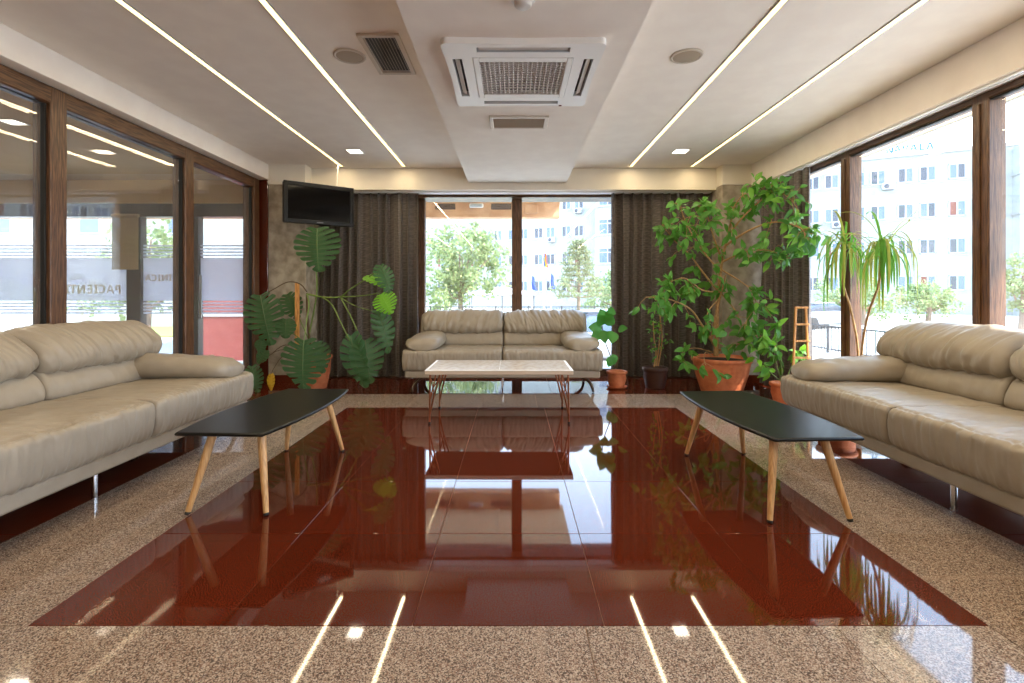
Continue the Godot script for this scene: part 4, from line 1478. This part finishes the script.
# a split monstera leaf of unit length along +y, about unit width, joined at the midrib
func monstera_leaf(lobes: int, split: float, cup: float) -> Array:
	var m := MB.new()
	var veins := MB.new()
	var surf := func(x: float, y: float) -> Vector3:
		var ax := absf(x)
		return Vector3(x, y, cup * ax * ax * 0.9 - 0.20 * y * y - 0.12 * ax)
	# outline of one half, from the stalk notch round to the tip, as angles about a point on the midrib
	var rim := func(t: float) -> Vector2:
		var a := lerpf(-1.28, PI / 2.0, t)
		var rr := 0.56 * (1.0 + 0.30 * smoothstep(0.75, 1.0, t))
		return Vector2(cos(a) * rr * 0.98, 0.36 + sin(a) * rr * (0.86 if t > 0.45 else 0.80))
	for side in [-1.0, 1.0]:
		for k in lobes:
			var t0 := float(k) / lobes
			var t1 := float(k + 1) / lobes
			var rings := []
			var n := 9
			for i in n + 1:
				var s := float(i) / n
				var gap := split * smoothstep(0.30, 0.50, s) * (1.0 - 0.1 * smoothstep(0.7, 1.0, s))
				var ring := PackedVector3Array()
				for j in 5:
					var f := j / 4.0
					var t := lerpf(t0 + gap * 0.5 * (t1 - t0), t1 - (gap * 0.5 if k < lobes - 1 else 0.0) * (t1 - t0), f)
					var e: Vector2 = rim.call(t)
					var inner := Vector2(0.0, lerpf(0.02, 0.92, pow(lerpf(t0, t1, f), 0.9)))
					var bulge := 1.0 - 0.07 * pow(absf(f - 0.5) * 2.0, 2.0)
					var q := inner.lerp(e, s * bulge)
					var pt: Vector3 = surf.call(side * q.x, q.y)
					pt.z += 0.035 * s * (pow(f * 2.0 - 1.0, 2.0) - 0.4) - 0.05 * s * s * s
					ring.append(pt)
				rings.append(ring)
			m.loft(rings, false, false, null, side > 0.0)
			var line := []
			for i in 8:
				line.append((rings[i][2] as Vector3) + Vector3(0, 0, 0.004))
			veins.tube(line, [0.006, 0.006, 0.005, 0.005, 0.004, 0.004, 0.003, 0.002], 4, false)
	# raised midrib
	var rib := []
	for i in 9:
		var p: Vector3 = surf.call(0.0, i / 8.0 * 0.95)
		rib.append(p + Vector3(0, 0, 0.006))
	veins.tube(rib, [0.014, 0.013, 0.012, 0.011, 0.009, 0.008, 0.006, 0.005, 0.003], 5, false)
	return [m.mesh(), veins.mesh()]

func build_monstera() -> void:
	var base := Vector3(-2.17, 0, -5.52)
	var r := thing("monstera_plant", "large split-leaf monstera in a terracotta pot under the television", "potted plant", base)
	var pot := MB.new()
	pot.lathe(pot_profile(0.105, 0.165, 0.36, 0.045), Vector3.ZERO, 36)
	part("pot", pot, M.terracotta, r)
	var soil := MB.new()
	soil.lathe([Vector2(0.14, 0.31), Vector2(0.135, 0.325), Vector2(0.002, 0.335)], Vector3.ZERO, 20)
	part("soil", soil, M.soil, r)
	var sp0 := at(297, 352, 5.46) - base
	var sp1 := at(297.5, 283, 5.46) - base
	part("stake", bx((sp0 + sp1) * 0.5, Vector3(0.045, sp1.y - sp0.y, 0.022), 0.002), M.pine_wood, r)
	# stems: pixel paths with depth, thickness, material
	var stems := [
		[[[312, 362, 5.52], [309, 335, 5.5], [307, 310, 5.46], [307, 293, 5.42]], 0.016, "brown_stem"],
		[[[307, 294, 5.42], [322, 297, 5.36], [340, 297, 5.3], [349, 290, 5.25], [366, 279, 5.2], [381, 268, 5.15]], 0.010, "green_stem"],
		[[[340, 297, 5.3], [360, 296, 5.2], [380, 293, 5.12]], 0.008, "green_stem"],
		[[[341, 298, 5.3], [358, 307, 5.22], [378, 312, 5.15]], 0.006, "green_stem"],
		[[[341, 298, 5.3], [350, 315, 5.2], [358, 332, 5.15], [364, 343, 5.12]], 0.008, "green_stem"],
		[[[322, 297, 5.36], [332, 305, 5.25], [342, 325, 5.15], [350, 341, 5.1]], 0.008, "green_stem"],
		[[[307, 294, 5.42], [309, 305, 5.25], [306, 325, 5.08], [304, 343, 5.0]], 0.008, "green_stem"],
		[[[307, 292, 5.42], [300, 284, 5.4], [288, 282, 5.36], [274, 289, 5.32], [262, 296, 5.28]], 0.007, "brown_stem"],
		[[[309, 335, 5.5], [314, 310, 5.45], [317, 290, 5.4], [316, 262, 5.36], [317, 240, 5.3]], 0.009, "green_stem"],
		[[[309, 340, 5.5], [298, 315, 5.5], [294, 300, 5.5], [290, 296, 5.5]], 0.006, "green_stem"],
		[[[309, 345, 5.5], [295, 335, 5.42], [287, 330, 5.35], [285, 323, 5.3]], 0.005, "green_stem"],
		[[[309, 350, 5.5], [285, 345, 5.4], [268, 356, 5.35], [258, 350, 5.3]], 0.005, "brown_stem"],
		[[[309, 352, 5.5], [285, 355, 5.4], [274, 368, 5.35], [271, 376, 5.3]], 0.004, "brown_stem"],
		[[[309, 352, 5.5], [280, 350, 5.4], [262, 362, 5.3], [256, 370, 5.25]], 0.004, "brown_stem"],
	]
	for s in stems:
		var pts := []
		for q in s[0]:
			pts.append(at(q[0], q[1], q[2]) - base)
		var path := curve_path(pts)
		var m := MB.new()
		var rad := []
		for i in path.size():
			rad.append(s[1] * lerpf(1.0, 0.6, float(i) / path.size()))
		m.tube(path, rad, 8)
		part("stem", m, M[s[2]], r)
	var kinds := [monstera_leaf(9, 0.36, 0.35), monstera_leaf(8, 0.3, 0.6), monstera_leaf(6, 0.06, 0.3)]
	# base px, tip px, base depth, tip depth, width ratio, kind, material, normal
	var L := [
		[[317, 228], [316, 270], 5.34, 5.24, 1.0, 0, "monstera_leaf", Vector3(0.05, 0.25, 1)],
		[[260, 295], [269, 345], 5.28, 5.2, 0.68, 0, "monstera_leaf", Vector3(0.25, 0.2, 1)],
		[[287, 294], [296, 318], 5.52, 5.45, 0.8, 1, "monstera_leaf", Vector3(0.1, 0.3, 1)],
		[[286, 319], [284, 338], 5.32, 5.26, 1.0, 2, "monstera_leaf", Vector3(0.1, 0.4, 1)],
		[[304, 340], [299, 391], 5.0, 4.9, 0.88, 0, "monstera_leaf", Vector3(-0.05, 0.35, 1)],
		[[351, 335], [358, 390], 5.12, 5.02, 0.52, 1, "monstera_leaf", Vector3(-0.35, 0.2, 1)],
		[[365, 340], [370, 383], 5.12, 5.0, 0.72, 1, "monstera_leaf", Vector3(0.3, 0.25, 1)],
		[[378, 311], [392, 351], 5.15, 5.05, 0.5, 1, "monstera_leaf", Vector3(0.5, 0.35, 0.8)],
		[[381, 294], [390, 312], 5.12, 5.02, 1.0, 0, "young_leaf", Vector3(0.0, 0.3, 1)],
		[[380, 265], [392, 292], 5.15, 5.08, 0.62, 0, "monstera_leaf", Vector3(0.35, 0.6, 0.8)],
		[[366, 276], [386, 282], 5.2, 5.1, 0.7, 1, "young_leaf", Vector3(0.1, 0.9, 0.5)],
		[[262, 340], [258, 352], 5.3, 5.26, 0.9, 2, "monstera_leaf", Vector3(0.2, 0.3, 1)],
		[[266, 350], [256, 364], 5.32, 5.28, 0.7, 2, "monstera_leaf", Vector3(0.2, 0.3, 1)],
		[[252, 366], [257, 393], 5.25, 5.2, 0.6, 1, "monstera_leaf", Vector3(0.3, 0.3, 1)],
		[[271, 374], [270, 391], 5.3, 5.26, 0.42, 2, "yellow_leaf", Vector3(0.2, 0.1, 1)],
		[[318, 342], [324, 372], 5.3, 5.2, 0.6, 1, "monstera_leaf", Vector3(0.4, 0.3, 0.8)],
	]
	for e in L:
		var a := at(e[0][0], e[0][1], e[2]) - base
		var b := at(e[1][0], e[1][1], e[3]) - base
		var len := a.distance_to(b)
		var bs := leaf_basis(b - a, e[7], len)
		bs.x *= e[4]
		var lf := part("leaf", kinds[e[5]][0], M[e[6]], r, Transform3D(bs, a))
		part("veins", kinds[e[5]][1], M.leaf_vein if e[6] == "monstera_leaf" else M[e[6]], lf)

func build_small_plants() -> void:
	# round-leaved plant in the small terracotta pot
	var base := Vector3(1.145, 0, -5.52)
	var r := thing("small_potted_plant", "round-leaved green plant in a small terracotta pot beside the middle sofa", "potted plant", base)
	add_pot(r, 0.08, 0.11, 0.17, M.terracotta, 0.018, 0.035)
	var leafm := oval_leaf(0.42, 0.15, 0.25, 7, 0.3)
	for s in [[[615, 368], [609, 352], [604, 338], [602, 325]], [[616, 368], [617, 345], [612, 325], [609, 313]], [[616, 368], [613, 358], [612, 350]], [[617, 368], [619, 350], [618, 335], [621, 329]]]:
		var pts := []
		for q in s:
			pts.append(at(q[0], q[1], 5.5) - base)
		var m := MB.new()
		m.tube(curve_path(pts), [0.006], 7)
		part("stem", m, M.brown_stem, r)
	for e in [[[602, 328], [590, 327], 0.2], [[601, 330], [606, 341], 0.3], [[603, 325], [600, 316], 0.1], [[609, 317], [612, 309], 0.1], [[606, 324], [602, 311], 0.1], [[618, 330], [626, 327], 0.6], [[612, 331], [613, 341], 0.2], [[600, 332], [593, 339], 0.3], [[612, 356], [609, 367], 0.3], [[613, 354], [615, 364], 0.3], [[608, 326], [612, 316], 0.4]]:
		var a := at(e[0][0], e[0][1], 5.5 - rng.randf() * 0.05) - base
		var b := at(e[1][0], e[1][1], 5.42 - rng.randf() * 0.1) - base
		part("leaf", leafm, M.round_leaf, r, Transform3D(leaf_basis(b - a, Vector3(0.1, e[2], 1), a.distance_to(b) * 0.98), a))
	# slim plant in the dark pot
	base = Vector3(1.57, 0, -5.52)
	r = thing("slim_potted_plant", "slim bare-stemmed plant in a dark brown plastic pot before the curtain", "potted plant", base)
	add_pot(r, 0.1, 0.135, 0.23, M.brown_plastic_pot, 0.0, 0.05)
	var small := oval_leaf(0.24, 0.3, 0.2, 4)
	for s in [[[656, 366], [659, 345], [660, 325], [661, 308]], [[658, 366], [662, 340], [660, 318], [657, 305]], [[654, 367], [656, 352], [654, 338], [653, 322]]]:
		var pts := []
		for q in s:
			pts.append(at(q[0], q[1], 5.5) - base)
		var path := curve_path(pts)
		var m := MB.new()
		m.tube(path, [0.010, 0.009, 0.008, 0.007], 7)
		part("stem", m, M.bark, r)
		for k in 26:
			var t := rng.randf_range(0.25, 1.0)
			var o := resample(path, t)
			var d := (rv() + Vector3(0, -0.6, 0.2)).normalized()
			var b := o + rv() * Vector3(0.1, 0.05, 0.06)
			part("leaf", small, M["ficus_leaf_%d" % rng.randi_range(0, 2)], r, Transform3D(leaf_basis(d, rv() + Vector3(0, 0.4, 0.8), rng.randf_range(0.04, 0.07)), b))
	# leafy plant in the orange pot with a ladder trellis
	base = Vector3(2.56, 0, -4.72)
	r = thing("trellis_potted_plant", "glossy green plant in an orange pot beside a small wooden ladder", "potted plant", base)
	add_pot(r, 0.085, 0.125, 0.2, M.terracotta, 0.0, 0.035)
	var glossy := oval_leaf(0.26, 0.25, 0.3, 6)
	for s in [[[781, 380], [775, 360], [768, 345], [762, 335]], [[783, 380], [780, 355], [776, 338], [779, 322]], [[786, 380], [794, 360], [800, 350], [803, 357]], [[782, 382], [770, 372], [762, 362], [752, 356]]]:
		var pts := []
		for q in s:
			pts.append(at(q[0], q[1], 4.72) - base)
		var path := curve_path(pts)
		var m := MB.new()
		m.tube(path, [0.006, 0.004], 7)
		part("stem", m, M.green_stem, r)
		for k in 15:
			var o := resample(path, rng.randf_range(0.35, 1.0))
			var d := (rv() + Vector3(-0.1, -0.5, 0.3)).normalized()
			part("leaf", glossy, M[["ficus_leaf_1", "young_leaf", "ficus_leaf_0"][rng.randi_range(0, 2)]], r, Transform3D(leaf_basis(d, rv() * 0.5 + Vector3(0.2, 0.8, 0.6), rng.randf_range(0.08, 0.13)), o))
	# small wooden ladder
	var lb := Vector3(2.66, 0, -4.62)
	var ld := thing("plant_ladder", "small pale wooden ladder trellis behind the arm of the street sofa", "ladder", lb)
	for s in [-1, 1]:
		var m := MB.new()
		var a := Vector3(s * 0.085, 0.0, 0.0)
		var b := Vector3(s * 0.045, 0.92, 0.0)
		m.box(Vector3.ZERO, Vector3(0.018, a.distance_to(b), 0.018), 0.002)
		part("rail", m, M.pine_wood, ld, Transform3D(Basis(Vector3.BACK, s * 0.0434), (a + b) * 0.5))
	for k in 6:
		var y := 0.14 + k * 0.154
		part("rung", bx(Vector3(0, y, 0.012), Vector3(0.2 - y * 0.09, 0.018, 0.02), 0.002), M.pine_wood, ld)

func build_dracaena() -> void:
	var base := Vector3(2.60, 0, -4.02)
	var r := thing("dracaena_plant", "tall two-headed dracaena with drooping striped leaves at the street window", "potted plant", base)
	add_pot(r, 0.1, 0.14, 0.24, M.terracotta, 0.0, 0.035)
	var heads := [[at(845, 246, 4.12) - base, 48, [[858, 392, 4.0], [858, 350, 4.0], [851, 310, 4.03], [843, 282, 4.08], [845, 246, 4.12]]], [at(882, 246, 3.62) - base, 50, [[860, 392, 3.98], [862, 350, 3.92], [868, 315, 3.8], [879, 283, 3.66], [882, 246, 3.62]]]]
	for h in heads:
		var pts := []
		for q in h[2]:
			pts.append(at(q[0], q[1], q[2]) - base)
		pts[0].y = 0.2
		var m := MB.new()
		m.tube(curve_path(pts), [0.012, 0.011, 0.010, 0.009], 9)
		part("cane", m, M.bark, r)
		for k in h[1]:
			var yaw := rng.randf() * TAU
			var out := Vector3(cos(yaw), 0, sin(yaw))
			var rise := rng.randf_range(-0.15, 1.0)
			var ln := rng.randf_range(0.34, 0.56)
			var o: Vector3 = h[0] + Vector3(0, rng.randf_range(-0.12, 0.04), 0)
			var mm := MB.new()
			var rings := []
			var p := o
			var dir := (out * 0.42 + Vector3(0, rise, 0)).normalized()
			var n := 12
			var bend := rng.randf_range(0.7, 1.3) if rise < 0.86 else rng.randf_range(0.14, 0.3)
			for i in n + 1:
				var u := float(i) / n
				var side := dir.cross(Vector3.UP)
				side = side.normalized() if side.length() > 0.02 else out.cross(Vector3.UP).normalized()
				var w := 0.0085 * pow(sin(PI * clampf(u * 0.86 + 0.13, 0.0, 1.0)), 0.6) + 0.0008
				var nn := side.cross(dir).normalized()
				rings.append(PackedVector3Array([p - side * w + nn * w * 0.4, p, p + side * w + nn * w * 0.4]))
				p += dir * ln / n
				if (p + base).x > 2.86:
					p.x = 2.86 - base.x
				dir = (dir + Vector3(0, -bend * (0.4 + u), 0)).normalized()
			mm.loft(rings, false, false)
			part("leaf", mm, M.dracaena_leaf if rng.randf() < 0.65 else M.dracaena_leaf_pale, r)

# ------------------------------------------------------------------ trees outside
func build_trees() -> void:
	var G := -0.7
	leafy_tree("leafy_tree", "big pale green leafy tree beyond the back window, beside its frame", Vector3(-3.1, G, -29), 5.9, [[Vector3(0.2, 3.9, 0), 2.0], [Vector3(-1.3, 2.9, 0.3), 1.6], [Vector3(1.2, 3.0, 0.2), 1.6], [Vector3(-0.6, 1.9, 0.4), 1.5], [Vector3(0.9, 4.7, 0), 1.3], [Vector3(-1.0, 4.6, 0), 1.2], [Vector3(1.9, 4.0, 0), 1.0]], 5200, 0.2)
	leafy_tree("leafy_tree", "dense round bush-like tree beside the pine beyond the back window", Vector3(7.0, G, -34), 3.5, [[Vector3(0, 2.0, 0), 1.5], [Vector3(-1.2, 1.4, 0), 1.2], [Vector3(1.3, 1.5, 0), 1.3], [Vector3(0.2, 2.9, 0), 0.9]], 2400, 0.18)
	leafy_tree("leafy_tree", "low leafy tree outside the street window, above the sofa's head cushion", at(928, 300, 30) * Vector3(1, 0, 1) + Vector3(0, G, 0), 2.6, [[Vector3(0, 1.5, 0), 1.2], [Vector3(-1.1, 1.2, 0), 1.1], [Vector3(1.1, 1.1, 0), 0.9], [Vector3(-0.6, 1.9, 0), 0.6]], 2200, 0.16)
	leafy_tree("leafy_tree", "leafy tree behind the flagpole at the edge of the street window", at(1022, 290, 24) * Vector3(1, 0, 1) + Vector3(0, G, 0), 3.9, [[Vector3(0, 2.6, 0), 1.1], [Vector3(-0.4, 1.7, 0), 1.0], [Vector3(0.7, 1.8, 0), 1.1], [Vector3(0.2, 3.4, 0), 0.6]], 2200, 0.15)
	leafy_tree("leafy_tree", "leafy street tree behind the dracaena beyond the railing", at(862, 290, 28) * Vector3(1, 0, 1) + Vector3(0, G, 0), 3.2, [[Vector3(0, 2.0, 0), 1.1], [Vector3(-0.9, 1.4, 0), 1.0], [Vector3(0.8, 1.3, 0), 1.0], [Vector3(-1.9, 1.5, 0), 1.0]], 2200, 0.16)
	leafy_tree("leafy_tree", "leafy tree beyond the glass entrance doors", Vector3(-12.5, G, -17), 4.6, [[Vector3(0, 2.6, 0), 1.5], [Vector3(-1.1, 2.0, 0), 1.2], [Vector3(1.1, 2.0, 0), 1.2], [Vector3(0.2, 3.6, 0), 1.0]], 2600, 0.17)
	# pine
	var base := Vector3(4.05, G, -31)
	var r := thing("pine_tree", "tall sparse pine tree beyond the back window, beside the flags", "tree", base)
	var tr := MB.new()
	tr.tube([Vector3(0, 0, 0), Vector3(0.05, 2.4, 0), Vector3(0.0, 5.0, 0)], [0.13, 0.1, 0.03], 9)
	part("trunk", tr, M.tree_bark, r)
	var nd := MB.new()
	for w in 11:
		var y := 1.5 + w * 0.34
		var reach := (2.15 - w * 0.165) * rng.randf_range(0.85, 1.1)
		for b in 7:
			var yaw := TAU * b / 7.0 + w * 1.1
			var d := Vector3(cos(yaw), 0.1, sin(yaw))
			var e := Vector3(0, y, 0) + d * reach * rng.randf_range(0.6, 1.0)
			var bm := MB.new()
			bm.tube([Vector3(0, y, 0), e], [0.03, 0.012], 5, false)
			part("branch", bm, M.tree_bark, r)
			for k in 46:
				var o := Vector3(0, y, 0).lerp(e, rng.randf_range(0.55, 1.05)) + rv() * rng.randf_range(0.05, 0.28) * Vector3(1, 0.6, 1)
				spray(nd, o, rv(), rng.randf_range(0.14, 0.22), 0.05)
	part("needles", nd, M.pine_needle, r).set_meta("kind", "stuff")

func spray(m: MB, o: Vector3, d: Vector3, ln: float, w: float) -> void:
	var s := d.cross(rv()).normalized() * w
	m.tri(o - s * 0.3, o + d * ln * 0.5 + s, o + d * ln)
	m.tri(o - s * 0.3, o + d * ln, o + d * ln * 0.5 - s)

func leafy_tree(called: String, label: String, base: Vector3, h: float, blobs: Array, count: int, size: float) -> void:
	var r := thing(called, label, "tree", base, 0.0, "trees outside")
	var tr := MB.new()
	tr.tube([Vector3(0, 0, 0), Vector3(0.08, h * 0.3, 0), Vector3(0, h * 0.7, 0.05)], [0.16, 0.12, 0.05], 9)
	for b in blobs:
		tr.tube([Vector3(0.04, h * 0.25, 0), (b[0] as Vector3) * Vector3(0.6, 0.8, 0.6), b[0]], [0.07, 0.05, 0.02], 6)
	part("trunk", tr, M.tree_bark, r)
	var a := MB.new()
	var b2 := MB.new()
	var total := 0.0
	for b in blobs:
		total += b[1] * b[1]
	for b in blobs:
		var n := int(count * b[1] * b[1] / total)
		# clumps on the blob, leaves on the clumps
		var clumps := []
		for k in 26:
			clumps.append(b[0] + rv() * b[1] * rng.randf_range(0.55, 1.0) * Vector3(1, 0.9, 1))
		for k in n:
			var c: Vector3 = clumps[rng.randi_range(0, 25)]
			var o: Vector3 = c + rv() * rng.randf_range(0.1, 0.42) * b[1] * 0.75
			spray(a if rng.randf() < 0.6 else b2, o, (rv() + Vector3(0, -0.3, 0)).normalized(), size * rng.randf_range(0.8, 1.4), size * 0.42)
	part("crown", a, M.tree_leaf, r).set_meta("kind", "stuff")
	part("crown", b2, M.tree_leaf_light, r).set_meta("kind", "stuff")
